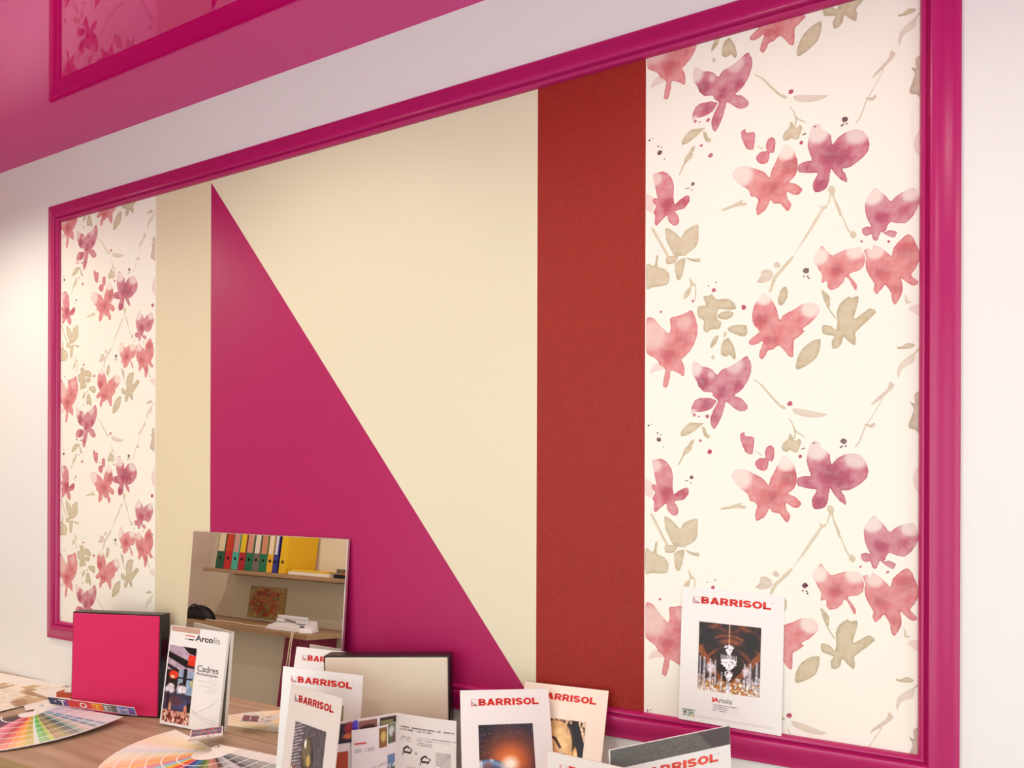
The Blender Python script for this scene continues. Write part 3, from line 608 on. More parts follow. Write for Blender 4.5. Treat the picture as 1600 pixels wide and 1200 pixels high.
def p_chandelier(u, v):
    p = Paint(u, v, (46, 22, 14)); p.grain(14, .5)
    for r, w_ in ((.75, .03), (.58, .02), (.40, .022), (.31, .012)):
        d = np.hypot((u - .5) * 1.0, (v - .72) * 1.05); p.mix((np.abs(d - r) < w_) & (v < .72), (120, 58, 26))
    p.ell(.5, .03, .2, .09, (96, 40, 18)); p.ell(.5, .03, .14, .06, (44, 20, 14)); p.ell(.52, .26, .16, .05, (150, 74, 30), .8)
    p.ell(.5, .52, .22, .24, (40, 22, 14), .5); p.ell(.14, .2, .12, .14, (24, 14, 12), .5); p.ell(.86, .22, .12, .14, (24, 14, 12), .5)
    p.poly([(0, .33), (.06, .36), (.45, .86), (.36, .86), (0, .44)], (140, 70, 28)); p.poly([(1, .33), (.94, .4), (.52, .86), (.60, .88), (1, .47)], (140, 70, 28))
    p.poly([(0, .46), (.36, .88), (0, .92)], (66, 46, 40)); p.poly([(1, .49), (.6, .88), (1, .92)], (66, 46, 40))
    p.rect(0, 1, .86, 1, (150, 110, 62)); p.mix((v > .70 + .16 * hsh(np.floor(u * 26), u * 0, 1.)) * (np.abs(u - .5) > .1) * .85, (206, 196, 196))
    p.mix((v > .82) * (vnoise(u, v, 34, 4.) > .5), (176, 116, 50)); p.mix((v > .84) * (vnoise(u, v, 42, 6.) > .66), (240, 226, 206))
    for x in (.02, .09, .19, .27, .74, .83, .93): p.rect(x, x + .028, .50 + .1 * abs(x - .02 if x < .5 else .98 - x) * 6 * .3, .9, (196, 194, 204), .8); p.rect(x + .03, x + .042, .52, .92, (40, 34, 40), .8)
    p.ell(.21, .66, .07, .08, (220, 210, 214), .7); p.ell(.78, .66, .06, .07, (210, 200, 206), .7)
    W = (240, 232, 236); sp = vnoise(u, v, 46, 12.) > .22
    def cr(x, y, rx, ry, a=1.): d = np.sqrt(((u - x) / rx) ** 2 + ((v - y) / ry) ** 2); p.mix((d < 1) * (sp * .95 + .05) * a, W)
    p.line(.5, 0, .5, .3, .005, (196, 150, 110)); cr(.5, .335, .075, .035); cr(.5, .375, .05, .045); cr(.5, .42, .035, .04)
    for x in np.linspace(.38, .62, 11): p.rect(x - .006, x + .006, .455 - .5 * abs(x - .5) * .2, .53, (226, 214, 216))
    cr(.5, .535, .13, .032); cr(.5, .575, .125, .03); cr(.5, .61, .085, .035); cr(.5, .645, .04, .025)
    cr(.5, .70, .07, .022); cr(.5, .735, .065, .03); cr(.5, .78, .04, .04); p.rect(.465, .535, .83, .9, (190, 188, 200), .8); p.rect(.47, .53, .9, 1, (228, 226, 232))
    return p.grain(44, .2, 9.).c
def p_glass(u, v):
    p = Paint(u, v, (104, 94, 98)); p.ell(.7, .1, .8, .6, (86, 78, 84), 1.2)
    z = np.abs(((v * 22 + u * 6) % 1) - .5) < .16; p.mix(z * (u < .27 + .05 * np.sin(v * 60)) * (v < .62) * .75, (196, 190, 190))
    p.ell(.50, .40, .20, .24, (62, 54, 46), .12, .9); p.ell(.46, .36, .13, .18, (128, 112, 80), .5, .8); p.ell(.41, .26, .035, .06, (244, 238, 226), .6); p.ell(.55, .47, .07, .07, (214, 180, 90), .7, .8)
    p.rect(.475, .53, .6, .92, (40, 34, 34)); p.ell(.52, .80, .12, .05, (60, 46, 40))
    p.ell(.12, .74, .22, .13, (150, 98, 80), .5); p.mix((v > .6) * (u < .36) * (vnoise(u, v, 22, 2.) > .55), (92, 46, 36)); p.mix((v > .6) * (u < .36) * (vnoise(u, v, 26, 7.) > .66), (240, 206, 190))
    p.ell(.86, .70, .15, .11, (120, 70, 60), .3); p.ell(.82, .66, .05, .04, (246, 224, 214), .8); p.ell(.70, .85, .16, .11, (176, 118, 104), .4); p.ell(.88, .88, .12, .1, (206, 160, 150), .5); p.ell(.66, .81, .05, .04, (250, 226, 216), .8)
    p.poly([(0, .86), (.3, 1), (0, 1)], (224, 206, 204)); p.line(.02, .86, .4, 1.02, .018, (36, 28, 30))
    return p.grain(30, .2, 3.).c
def p_face(u, v):
    u = u - .12
    p = Paint(u, v, (20, 17, 18)); n = vnoise(u, v, 34, 1.)
    p.mix((v < .07 + .05 * np.sin(u * 6)) * (u < .62) * (n > .4), (216, 180, 140))
    p.mix((np.abs((u - .86) - (v - .12) * .5) < .075) * (v < .36) * (n > .42), (232, 200, 160))
    p.ell(.36, .44, .31, .42, (216, 168, 112), .08); p.ell(.40, .34, .2, .22, (240, 214, 150), 1.2, .8); p.ell(.16, .66, .26, .34, (206, 124, 96), 1.1, .7)
    p.line(.24, .26, .33, .29, .018, (70, 40, 30)); p.line(.33, .29, .44, .40, .022, (60, 34, 26)); p.ell(.25, .44, .06, .03, (44, 28, 28), .5); p.ell(.25, .43, .03, .012, (240, 226, 214), .6)
    p.line(.52, .50, .64, .53, .026, (76, 30, 46)); p.ell(.60, .60, .09, .075, (70, 30, 36), .5); p.ell(.58, .56, .045, .018, (206, 130, 130), .6); p.ell(.55, .66, .06, .04, (30, 20, 24), .4)
    p.poly([(.66, .46), (.73, .36), (.78, .46), (.80, .56), (.70, .70), (.62, .72)], (206, 160, 84)); p.ell(.74, .50, .03, .08, (252, 226, 160), .9); p.ell(.68, .74, .1, .07, (206, 150, 90), .6)
    return p.grain(26, .10, 5.).c

# ------------------------------------------------------------------ table under the moulding
tb = tag(empty('display_table', (-2.0, -.22, 0)), 'long oak-laminate table against the wall covered with samples and brochures', 'table')
TX0, TX1, TYF = X_LEFT + .05, .45, -.452
def rel(o, root): o.location = tuple(-c for c in root.location); return o
rel(box('table_top', TX0, TX1, TYF + .004, -.002, TABLE - .035, TABLE, M['wood'], tb, bevel=.0008, seg=1), tb)
rel(box('edge_band', TX0, TX1, TYF, TYF + .004, TABLE - .035, TABLE - .0005, M['wood_edge'], tb), tb)
for x in (TX0 + .1, -2.6, -1.1, TX1 - .06): rel(box('support_panel', x, x + .03, TYF + .06, -.02, 0, TABLE - .035, M['wood_edge'], tb), tb)

# mirror
MT = .085; MX0, MX1, MZT = -1.8044, -1.1824, 1.342
mh = (MZT - TABLE) * math.sqrt(1 + MT * MT); ml = math.degrees(math.atan(MT))
mi = tag(empty('leaning_mirror'), 'frameless rectangular mirror leaning on the magenta triangle, reflecting a shelf of binders', 'mirror')
pose(mi, ((MX0 + MX1) / 2, -.014 - MT * (MZT - TABLE), TABLE), 0, ml, 0)
mw = (MX1 - MX0) / 2
prism_xz('mirror_glass', [(-mw + .002, .002), (mw - .002, .002), (mw - .002, mh - .002), (-mw + .002, mh - .002)], -.0006, 0, M['mirror'], mi)
box('mirror_backing', -mw, mw, .0, .0095, 0, mh, M['mirror_edge'], mi, bevel=.0006, seg=1)

# sample boxes
def sample_box(label, w, h, d, ps, fab, fname):
    r = tag(empty('acoustic_panel_sample'), label, 'sample panel', 'acoustic sample panels'); pose(r, *ps)
    e = .004
    bm = bmesh.new(); bm_box(bm, -w / 2, w / 2, 0, d, 0, h); from_bm('casing', bm, M['black_box'], r, bevel=.0015, seg=2)
    box('fabric_face', -w / 2 + e, w / 2 - e, -.004, .002, e, h - e, M[fab], r, bevel=.003, seg=3, smooth=False)
    return r
sample_box('square black-edged sample panel faced in hot pink fabric', .315, .325, .042, ((-2.0365, -.1175, TABLE + .0015), 17.0, 1.26, -.2), 'pink_fabric', 'pink')
sample_box('square black-edged sample panel faced in off-white fabric, behind the open booklet', .32, .31, .05, ((-.963, -.1307, TABLE + .0072), 20.5, 2.9, 1.55), 'white_fabric', 'white')

# brochures
brochure('white brochure with a chandelier hall picture standing on the moulding ledge', .207, .287, ((-.1715, -.0145, Z0 + .0003), .6, 2.2, -1.0), p_chandelier)
ch = bpy.data.objects['brochure']; W_, H_ = .207, .287
bx = -W_ / 2
text('A', bx + .345 * W_, H_ * .168, .012, .0095, M['red_print'], ch, bold=.03, name='title_initial')
box('title_initial_frame', bx + .335 * W_, bx + .35 * W_, -.0004, 0, H_ * .165, H_ * .20, M['red_print'], ch)
text('rtolis', bx + .405 * W_, H_ * .168, .026, .0105, M['charcoal_print'], ch, name='title_lettering')
def fine_lines(u, v):
    p = Paint(u, v, (232, 228, 226))
    for i, (L_, y, c) in enumerate(((.95, .12, 60), (.6, .36, 150), (.62, .56, 150), (.5, .78, 150))): p.mix((np.abs(v - y) < .05) & (u < L_) & (hsh(np.floor(u * 26), np.floor(u * 0 + i)) > .2), (c, c, c))
    return p.c
picture('small_print', bx + .34 * W_, bx + .60 * W_, H_ * .095, H_ * .155, fine_lines, 50, 30, ch)
def p_aplus(u, v):
    p = Paint(u, v, (214, 218, 212)); p.rect(0, 1, 0, .14, (120, 130, 124)); p.rect(.46, .5, 0, 1, (120, 130, 124)); p.ell(.22, .42, .13, .18, (70, 74, 72), .3, .8); p.rect(.08, .3, .72, .86, (90, 90, 90))
    for i, c in enumerate(((60, 140, 60), (150, 180, 60), (226, 190, 50), (220, 90, 40))): p.rect(.54 + i * .11, .63 + i * .11, .76, .92, c)
    return p.c
em = picture('emission_label', bx + .035 * W_, bx + .165 * W_, H_ * .030, H_ * .085, p_aplus, 40, 30, ch)
text('A+', bx + .105 * W_, H_ * .046, .010, .0085, M['green_print'], em, y=-.0008, bold=.03)
for z in (.047, .038): box('rule_line', bx + .18 * W_, bx + .93 * W_, -.0003, 0, H_ * z, H_ * z + .0005, M['light_grey_print'], ch)

brochure('white brochure mostly hidden behind the off-white sample panel, only its upper left corner showing', .21, .297, ((-1.2070, -.1220, TABLE), 6.4, 13.0, 0), None)
a_ = brochure('white brochure standing behind the wine glass brochure, its cover photo covered', .21, .297, ((-1.0739, -.2663, TABLE + .0040), 12.4, 3.6, -2.15), lambda u, v: Paint(u, v, (142, 132, 92)).grain(10, .1).c)
brochure('pale grey brochure with a wine glass and baubles picture, in front', .21, .297, ((-.9785, -.4155, TABLE + .0071), -18.35, 9.4, 3.95), p_glass, 'grey_card', 'dark_red_print')
brochure('white brochure with an earth and sunrise space picture', .21, .297, ((-.5775, -.2200, TABLE + .008), 44.4, 24.4, -4.5), p_earth)
brochure('cream brochure with a woman and golden headdress picture, behind the earth brochure', .21, .297, ((-.5293, -.1440, TABLE + .0045), -2.1, 25.4, 2.36), p_face, 'cream_card')
brochure('pale grey brochure at the bottom edge in front of the golden headdress brochure', .21, .279, ((-.3260, -.4213, TABLE + .001), -3.4, 5.0, 0), None, 'grey_card')
# folded brochure with the dark band
fb = brochure('folded white brochure with a charcoal band across the top, before the moulding', .25, .297, ((-.2235, -.2867, TABLE + .0048), 45.95, .5, 2.23), None, red='coral_print')
for ch_ in list(fb.children):
    if ch_.name.startswith(('brand', 'registered', 'emblem')): ch_.location.z -= .026; ch_.location.x += .006
def p_band(u, v):
    p = Paint(u, v, (104, 102, 98)); p.grain(50, .12); p.poly([(.72, 0), (1, 0), (1, 1), (.84, 1)], (84, 76, 78)); p.rect(.205, .215, 0, 1, (60, 58, 58)); p.rect(0, .2, 0, 1, (96, 98, 94), .5); return p.c
picture('charcoal_band', -.1235, .1245, .297 - .034, .2965, p_band, 80, 20, fb)
box('back_leaf', .1225, .125, .0025, .09, .0, .20, M['white_card'], fb)

# Arcolis leaflet
ar = card('leaflet', .215, .297, M['white_card'], .004); pose(ar, (-1.719, -.0983, TABLE + .0047), 8.7, 5.9, -2.46)
tag(ar, 'tall white leaflet with a restaurant photo leaning beside the pink sample panel', 'leaflet')
AW, AH = .215, .297; ax = -AW / 2
def p_restaurant(u, v):
    p = Paint(u, v, (58, 50, 62)); p.rect(0, 1, 0, .38, (176, 156, 172)); p.poly([(.5, 0), (1, 0), (1, .10), (.74, .08)], (18, 14, 18)); p.poly([(0, .08), (1, .21), (1, .27), (.7, .27), (0, .16)], (20, 14, 18)); p.poly([(0, .24), (.62, .33), (.4, .36), (0, .28)], (26, 20, 26))
    p.rect(.74, 1, .10, .235, (216, 52, 30)); p.rect(.45, 1, .31, .62, (148, 170, 192)); p.rect(.62, .76, .28, .62, (24, 20, 26)); p.rect(.45, .95, .40, .42, (30, 26, 30)); p.rect(0, .42, .32, .56, (28, 20, 24)); p.rect(.9, 1, .42, .5, (206, 196, 90), .7)
    p.ell(.27, .38, .17, .055, (226, 52, 30), .3); p.ell(.24, .405, .08, .02, (248, 190, 150), .6); p.ell(.22, .53, .12, .035, (238, 224, 220), .4); p.ell(.18, .575, .18, .05, (206, 200, 210), .4); p.ell(.60, .50, .10, .03, (50, 30, 28), .3); p.ell(.63, .555, .2, .05, (216, 212, 220), .4); p.ell(.9, .56, .12, .05, (140, 160, 190), .6)
    p.rect(0, 1, .64, .84, (50, 38, 48)); p.ell(.55, .74, .5, .09, (74, 84, 140), 1.0, .8); p.ell(.4, .72, .3, .06, (92, 50, 50), .9, .8); p.rect(.1, .2, .6, .8, (20, 14, 18), .7); p.rect(.85, 1, .72, .84, (24, 18, 22)); p.ell(.25, .80, .05, .07, (204, 140, 116), .5); p.ell(.82, .81, .06, .06, (204, 130, 110), .5)
    p.rect(0, 1, .84, 1, (204, 146, 128)); p.mix((v > .84) * (vnoise(u, v, 18, 2.) > .55), (150, 66, 52)); p.mix((v > .86) * (vnoise(u, v, 26, 8.) > .68), (92, 34, 28)); p.mix((v > .84) * (vnoise(u, v, 22, 5.) > .7), (240, 206, 186))
    return p.grain(34, .16, 2.).c
picture('cover_picture', ax + .022 * AW, ax + .50 * AW, .008, AH * .80, p_restaurant, 60, 130, ar)
box('top_band', ax + .02 * AW, ax + .52 * AW, -.0004, 0, AH * .945, AH - .001, material('rosy_brown_ink', (196, 158, 140), .4), ar)
box('picture_margin', ax + .52 * AW, ax + .527 * AW, -.0004, 0, .004, AH * .935, M['white_card'], ar)
sw = box('swoosh', ax + .27 * AW, ax + .44 * AW, -.0004, 0, AH * .912, AH * .921, M['red_print'], ar)
box('swoosh_under', ax + .27 * AW, ax + .44 * AW, -.0004, 0, AH * .880, AH * .886, M['black_print'], sw); box('swoosh_tail', ax + .34 * AW, ax + .42 * AW, -.0004, 0, AH * .874, AH * .882, M['black_print'], sw)
text('Arco', ax + .455 * AW, AH * .873, .305 * AW, .0185, M['black_print'], ar, bold=.025, name='title_lettering')
text('lis', ax + .775 * AW, AH * .873, .105 * AW, .0190, M['grey_print'], ar, name='title_lettering')
text('Cadres', ax + .545 * AW, AH * .578, .36 * AW, .0185, M['black_print'], ar, bold=.004)
text('Acoustiques', ax + .535 * AW, AH * .532, .37 * AW, .0125, M['black_print'], ar, bold=.004)
for i, L_ in enumerate((.15, .34, .12, .30, .15, .20)): box('text_line', ax + (.905 - L_) * AW, ax + .905 * AW, -.0003, 0, AH * (.508 - i * .024), AH * (.508 - i * .024) + .0011, M['light_grey_print'], ar)
for k, (a, b, c) in enumerate((((.53, .155), (.74, .19), (.95, .33)), ((.53, .19), (.70, .12), (.95, .115)), ((.53, .185), (.68, .09), (.95, .085)))):
    pts = []
    for t in np.linspace(0, 1, 14): q = [(1 - t) ** 2 * a[i] + 2 * t * (1 - t) * b[i] + t * t * c[i] for i in (0, 1)]; pts.append((ax + q[0] * AW, -.0002, q[1] * AH))
    tube('drawn_curve', pts, .0006, M['light_grey_print'], ar, 4)
box('fold_leaf', AW / 2 - .002, AW / 2, .004, .010, 0, AH * .99, M['white_card'], ar)

# open booklet standing behind the wine glass brochure
ob = tag(empty('open_booklet', (-.872, -.220, TABLE)), 'open white product booklet standing upright with small pictures and diagrams', 'booklet')
BH = .2225
def p_page_right(u, v):
    p = Paint(u, v, (224, 216, 208))
    def txt(x0, x1, y, c=150, h=.006, s=0): p.mix((np.abs(v - y) < h) & (u > x0) & (u < x1) & (hsh(np.floor(u * 70), np.floor(u * 0 + y * 200), s) > .25), (c, c - 4, c - 6))
    txt(.07, .97, .125, 105, .006); txt(.07, .60, .15, 105, .006)
    for i in range(3): txt(.07, .25, .225 + i * .022, 165)
    for i in range(4): txt(.36, .62, .215 + i * .024, 165); 
    txt(.62, 1, .21, 160); txt(.62, .9, .235, 165)
    for cx, cy in ((.19, .36), (.50, .43)):
        for a in np.linspace(.3, 5.2, 26):
            p.ell(cx + .065 * math.cos(a), cy + .028 * math.sin(a) * (1 + .3 * math.sin(3 * a)), .013, .010, (40, 36, 36), .5)
        p.line(cx - .07, cy + .02, cx - .085, cy + .055, .007, (40, 36, 36)); p.line(cx + .06, cy - .02, cx + .09, cy - .005, .007, (40, 36, 36))
    p.line(.33, .38, .36, .38, .006, (60, 60, 60)); p.rect(.67, .92, .33, .52, (196, 188, 180)); p.rect(.67, .92, .33, .335, (150, 144, 138))
    for i in range(6): p.line(.69, .5 - i * .03, .92, .36 - i * .004, .002, (160, 154, 148))
    p.ell(.71, .49, .03, .012, (246, 246, 244)); p.rect(.83, .90, .485, .515, (222, 140, 130))
    txt(.18, .62, .53, 140); txt(.25, .72, .56, 150); p.rect(.055, .135, .60, .67, (88, 134, 158))
    for r, n in ((.565, 4), (.665, 3)):
        for i in range(n):
            x = .18 + i * .125; p.rect(x, x + .10, r + .02 + .012 * i, r + .085 + .012 * i, (112, 108, 104)); p.mix((vnoise(u, v, 60, i) > .58) & (u > x) & (u < x + .1) & (v > r + .02) & (v < r + .11), (206, 200, 194))
    for i in range(9): p.line(.74, .57 + i * .028, 1, .60 + i * .028, .003, (176, 168, 160))
    for i in range(5): txt(.07, .9, .86 + i * .025, 165)
    return p.c
def p_page_left(u, v):
    p = Paint(u, v, (226, 216, 214))
    p.rect(0, .2, .02, .035, (40, 40, 46)); p.rect(.20, .46, .02, .22, (36, 24, 44)); p.ell(.36, .07, .08, .06, (150, 30, 50), .6); p.ell(.43, .06, .04, .07, (80, 60, 190), .6); p.ell(.36, .15, .1, .03, (206, 110, 60), .5)
    p.rect(.48, .73, .02, .20, (140, 92, 78)); p.ell(.6, .09, .1, .03, (80, 44, 40), .3); p.rect(.5, .71, .13, .19, (206, 190, 176)); p.rect(.76, 1, .02, .12, (60, 50, 44)); p.rect(.78, .95, .05, .1, (190, 186, 120), .6)
    p.mix((np.abs(v - .22) < .012) & (u > .02) & (u < .16) & (hsh(np.floor(u * 60), u * 0) > .3), (176, 172, 176))
    p.rect(.08, .34, .30, .49, (168, 62, 30)); p.rect(0, .03, .34, .52, (206, 90, 34)); p.rect(.08, .34, .53, .78, (196, 186, 180)); p.rect(0, .04, .56, .75, (44, 40, 52)); p.rect(.08, .34, .82, .95, (150, 70, 40))
    return p.c
def p_page_inner(u, v):
    p = Paint(u, v, (230, 220, 220)); p.rect(.58, .76, .02, .24, (140, 96, 60)); p.ell(.68, .12, .06, .06, (206, 186, 110), .6); p.rect(.79, .98, .0, .22, (96, 110, 84)); p.ell(.88, .08, .07, .06, (200, 206, 200), .6); p.rect(.9, .98, .1, .22, (110, 70, 70), .6)
    p.mix((np.abs(v - .15) < .01) & (u > .05) & (u < .30), (204, 80, 70)); p.mix((np.abs(v - .23) < .02) & (u > .04) & (u < .48) & (hsh(np.floor(u * 40), u * 0) > .35), (190, 186, 188))
    p.mix((np.abs(v - .44 + .06 * (u - .5)) < .006) & (u > .15) & (u < .8) & (hsh(np.floor(u * 70), u * 0) > .3), (150, 144, 144)); p.rect(.78, .97, .34, .60, (110, 136, 170)); p.rect(.78, .97, .48, .60, (70, 92, 70)); p.mix((u > .78) & (u < .97) & (v > .44) & (v < .6) & (vnoise(u, v, 50) > .6), (206, 210, 214))
    p.ell(.52, .60, .05, .07, (150, 40, 44), .4); p.ell(.52, .58, .03, .05, (200, 100, 90), .6); p.line(.55, .5, .62, .4, .005, (190, 180, 180)); p.rect(.12, .42, .54, .80, (70, 66, 66)); p.ell(.26, .66, .1, .05, (206, 204, 200), .6); p.rect(.78, .97, .68, .9, (96, 92, 92)); p.ell(.6, .84, .05, .04, (206, 60, 50), .4)
    return p.c
def page_fn(ang, length, curve):
    a = math.radians(ang)
    def f(x, z, off=0.):
        s = x; n = curve * math.sin(math.pi * min(max(s / length, 0), 1)) + off
        return (s * math.cos(a) - n * math.sin(a), s * math.sin(a) + n * math.cos(a), z)
    return f
def page(name, ang, length, h, curve, fn, side, nx, nz):
    f = page_fn(ang, length, curve); v = []; fc = []; n = 12
    for i in range(n + 1):
        for off in (0, .0007):
            for z in (0, h): v.append(f(length * i / n, z, off * side))
    for i in range(n):
        a = i * 4; b = a + 4; fc += [[a, b, b + 1, a + 1], [a + 2, a + 3, b + 3, b + 2], [a + 1, b + 1, b + 3, a + 3], [a, a + 2, b + 2, b]]
    fc += [[0, 1, 3, 2], [4 * n, 4 * n + 2, 4 * n + 3, 4 * n + 1]]
    o = mesh(name, v, fc, M['white_card'], ob)
    if side < 0: pf = lambda u_, v_: fn(1 - u_, v_)
    else: pf = fn
    picture('page_print', .0008, length - .0008, .001, h - .001, pf, nx, nz, o, bend=lambda x, z: f(x, z, -.0004 * side))
    return o
page('page', 5.7, .150, BH, -.003, p_page_right, 1, 110, 150)
page('page', 180 + 50.0, .165, BH, .004, p_page_left, -1, 80, 90)
page('page', 180 + 56.0, .104, BH - .020, .008, p_page_inner, -1, 80, 90)

# ------------------------------------------------------------------ colour fan decks
def strip(name, L_, w_, rows, cols, parent, r0=.055, head=(236, 232, 226), th=.0006, zoff=0., lift=0.):
    """one card of a fan deck, along +x from the rivet; rows of colour with white gaps"""
    xs = [0, r0]; cl = [head]
    span = (L_ - r0) / rows
    for i in range(rows):
        a = r0 + i * span; xs += [a + span * .90, a + span]; cl += [cols[i], (238, 234, 228)]
    xs = [xs[0]] + xs[1:]; v = []; f = []; fcols = []
    for x in xs:
        hw = w_ / 2 * (.72 + .28 * min(1, x / (L_ * .5))); z = lift * (x / L_) ** 2
        v += [(x - .012, -hw, z + th), (x - .012, hw, z + th), (x - .012, hw, z), (x - .012, -hw, z)]
    for i in range(len(xs) - 1):
        a = 4 * i; b = a + 4
        f.append([a, b, b + 1, a + 1]); fcols.append(cl[i])
        for q in ((a + 1, b + 1, b + 2, a + 2), (a + 2, b + 2, b + 3, a + 3), (a + 3, b + 3, b, a)): f.append(list(q)); fcols.append((228, 224, 218))
    n = len(xs) - 1; f += [[0, 1, 2, 3], [4 * n + 3, 4 * n + 2, 4 * n + 1, 4 * n]]; fcols += [(228, 224, 218)] * 2
    me = bpy.data.meshes.new(name); me.from_pydata(v, [], f); me.update()
    at = me.attributes.new('ink', 'FLOAT_COLOR', 'CORNER'); c = []
    for p, fc in zip(me.polygons, fcols): c += [(*lin(fc), 1)] * p.loop_total
    at.data.foreach_set('color', np.array(c, np.float32).ravel())
    return obj(name, me, M['swatch'], parent)
def ramp(c, rows, k=.75):
    c = np.array(c, float); return [tuple(c + (np.array((250, 246, 238)) - c) * k * (i / (rows - 1)) ** 1.2) for i in range(rows)]
fan1 = tag(empty('colour_fan_deck', (-2.278, -.201, TABLE)), 'bright paint colour fan deck spread below the pink sample panel', 'fan deck', 'paint fan decks')
C1 = [(206, 200, 214), (64, 96, 150), (130, 184, 206), (40, 78, 120), (176, 186, 184), (170, 150, 130), (60, 150, 120), (16, 44, 52), (36, 60, 34), (92, 96, 16), (120, 112, 20), (122, 92, 40), (150, 200, 30), (60, 170, 40), (60, 190, 70), (210, 236, 214), (176, 160, 30), (228, 160, 20), (232, 120, 30), (214, 60, 40), (176, 26, 40), (204, 90, 110), (222, 130, 150), (92, 20, 60), (48, 18, 40), (88, 60, 44), (150, 110, 80)]
for i, c in enumerate(C1):
    ang = 5.0 - 2.13 * i if i < 16 else (-31, -34.5, -38, -41.5, -46, -53, -62, -74, -88, -102, -115)[i - 16]
    s = strip('fan_card', .345, .052, 6, ramp(c, 6, .52 if i not in (15,) else .3), fan1, r0=.07)
    s.rotation_euler = (0, 0, math.radians(ang)); s.location = (0, 0, .0005 + .0007 * (len(C1) - i))
lathe('rivet', [(.001, 0), (.006, 0), (.006, .022), (.004, .0235), (.001, .0235)], M['metal'], fan1, 16)
# cover strip reading TOTEM, leaning on the pink panel
A, B, Cc, D_ = at_z(78.7, 1100.5, TABLE + .024), at_z(213.7, 1118.5, TABLE + .024), at_z(224, 1108, TABLE + .050), at_z(90, 1091.5, TABLE + .050)
ex = (B - A).normalized(); LW = (B - A).length; ez = (D_ - A); ez = (ez - ex * ez.dot(ex)); LH = max(.03, ez.length); ez.normalize(); ey = ez.cross(ex)
cv = box('fan_deck_cover', 0, LW, 0, .0012, 0, LH, M['white_card'])
cv.matrix_world = Matrix(((ex.x, ey.x, ez.x, A.x), (ex.y, ey.y, ez.y, A.y), (ex.z, ey.z, ez.z, A.z), (0, 0, 0, 1)))
tag(cv, 'narrow multicoloured cover strip lettered TOTEM on the bright fan deck', 'cover strip')
def p_totem(u, v):
    p = Paint(u, v, (38, 40, 84)); p.rect(.235, .50, 0, 1, (206, 44, 40)); p.rect(.50, .64, 0, 1, (222, 110, 40)); p.rect(.18, .235, 0, 1, (120, 60, 130)); p.rect(.64, .80, 0, 1, (92, 92, 84)); p.rect(.80, 1, 0, 1, (86, 116, 176)); p.ell(.08, .45, .012, .1, (220, 220, 226)); p.poly([(.88, 0), (.94, 0), (1, .8), (1, 1), (.93, 1)], (150, 60, 130), .6)
    p.rect(0, 1, .96, 1, (236, 232, 228)); return p.c
picture('cover_print', .001, LW - .001, .001, LH - .001, p_totem, 120, 16, cv)
for s_, x, m_ in (('T', .125, 'white_card'), ('O', .37, 'white_card'), ('T', .53, 'gold'), ('E', .655, 'pale'), ('M', .80, 'violet')):
    if m_ not in M: M[m_] = material(m_ + '_ink', {'gold': (236, 196, 40), 'pale': (190, 186, 176), 'violet': (176, 164, 190)}[m_], .45)
    text(s_, LW * x, LH * .16, LW * (.085 if s_ != 'M' else .13), LH * .66, M[m_], cv, y=-.0009, bold=.02)

fan2 = tag(empty('colour_fan_deck', (-1.482, -.192, TABLE)), 'pastel and grey paint colour fan deck in front of the mirror', 'fan deck', 'paint fan decks')
C2 = [(240, 234, 214), (240, 230, 190), (242, 226, 176), (238, 218, 168), (240, 214, 190), (226, 226, 216), (206, 214, 222), (214, 218, 196), (226, 222, 176), (236, 206, 160), (236, 180, 130), (232, 160, 110), (236, 180, 80), (226, 150, 150), (206, 130, 150), (150, 190, 210), (150, 200, 190), (232, 200, 40), (230, 120, 40), (206, 50, 40), (226, 130, 120), (50, 40, 120), (30, 70, 150), (40, 120, 170), (40, 110, 110), (80, 100, 20), (120, 140, 60), (186, 130, 110), (170, 110, 96), (80, 44, 40), (150, 150, 156), (180, 180, 186), (60, 62, 70), (110, 118, 116), (130, 140, 134), (224, 222, 216)]
for i, c in enumerate(C2):
    ang = 168 + i * 5.55
    s = strip('fan_card', .295, .040, 6, ramp(c, 6, .45), fan2, r0=.075, head=(238, 234, 222))
    s.rotation_euler = (0, 0, math.radians(ang)); s.location = (0, 0, .0005 + .0007 * i)
lathe('rivet', [(.001, 0), (.006, 0), (.006, .029), (.004, .0305), (.001, .0305)], M['metal'], fan2, 16)
# its curled cover lying loose on top
fc = empty('curled_cover_card', tuple(at_z(322, 1152, TABLE + .030))); tag(fc, 'small curled white card with dark printed squares lying on the pastel fan deck', 'card')
fc.location.z = TABLE + .0305
v = []; f = []
n = 10; cw, cl_ = .085, .125
for i in range(n + 1):
    t = i / n
    for y in (-cw / 2, cw / 2): v.append((-cl_ / 2 + cl_ * t, y, .022 * (2 * t - 1) ** 2 * (1 if t > .5 else .12)))
for i in range(n): f.append([2 * i, 2 * i + 2, 2 * i + 3, 2 * i + 1])
o = mesh('card_sheet', v, f, M['plain_paper'], fc); so = o.modifiers.new('t', 'SOLIDIFY'); so.thickness = .0008; so.offset = 1
def p_curl(u, v):
    p = Paint(u, v, (232, 226, 220)); p.rect(.02, .5, .02, .98, (110, 96, 110)); p.mix((u < .5) * (vnoise(u, v, 14) > .55), (60, 50, 96)); p.mix((u < .5) * (vnoise(u, v, 16, 3.) > .66), (176, 60, 70)); p.rect(.23, .25, 0, 1, (232, 226, 220)); p.mix((u > .56) & (u < .9) & (vnoise(u, v, 22, 5.) > .68), (60, 56, 60)); return p.c
def curl_z(x): t = (x + cl_ / 2) / cl_; return .022 * (2 * t - 1) ** 2 * (1 if t > .5 else .12) + .0016
picture('card_print', -cl_ / 2 + .003, cl_ / 2 * .55, -cw / 2 + .003, cw / 2 - .003, p_curl, 50, 40, fc, bend=lambda x, z: (x, z, curl_z(x)))
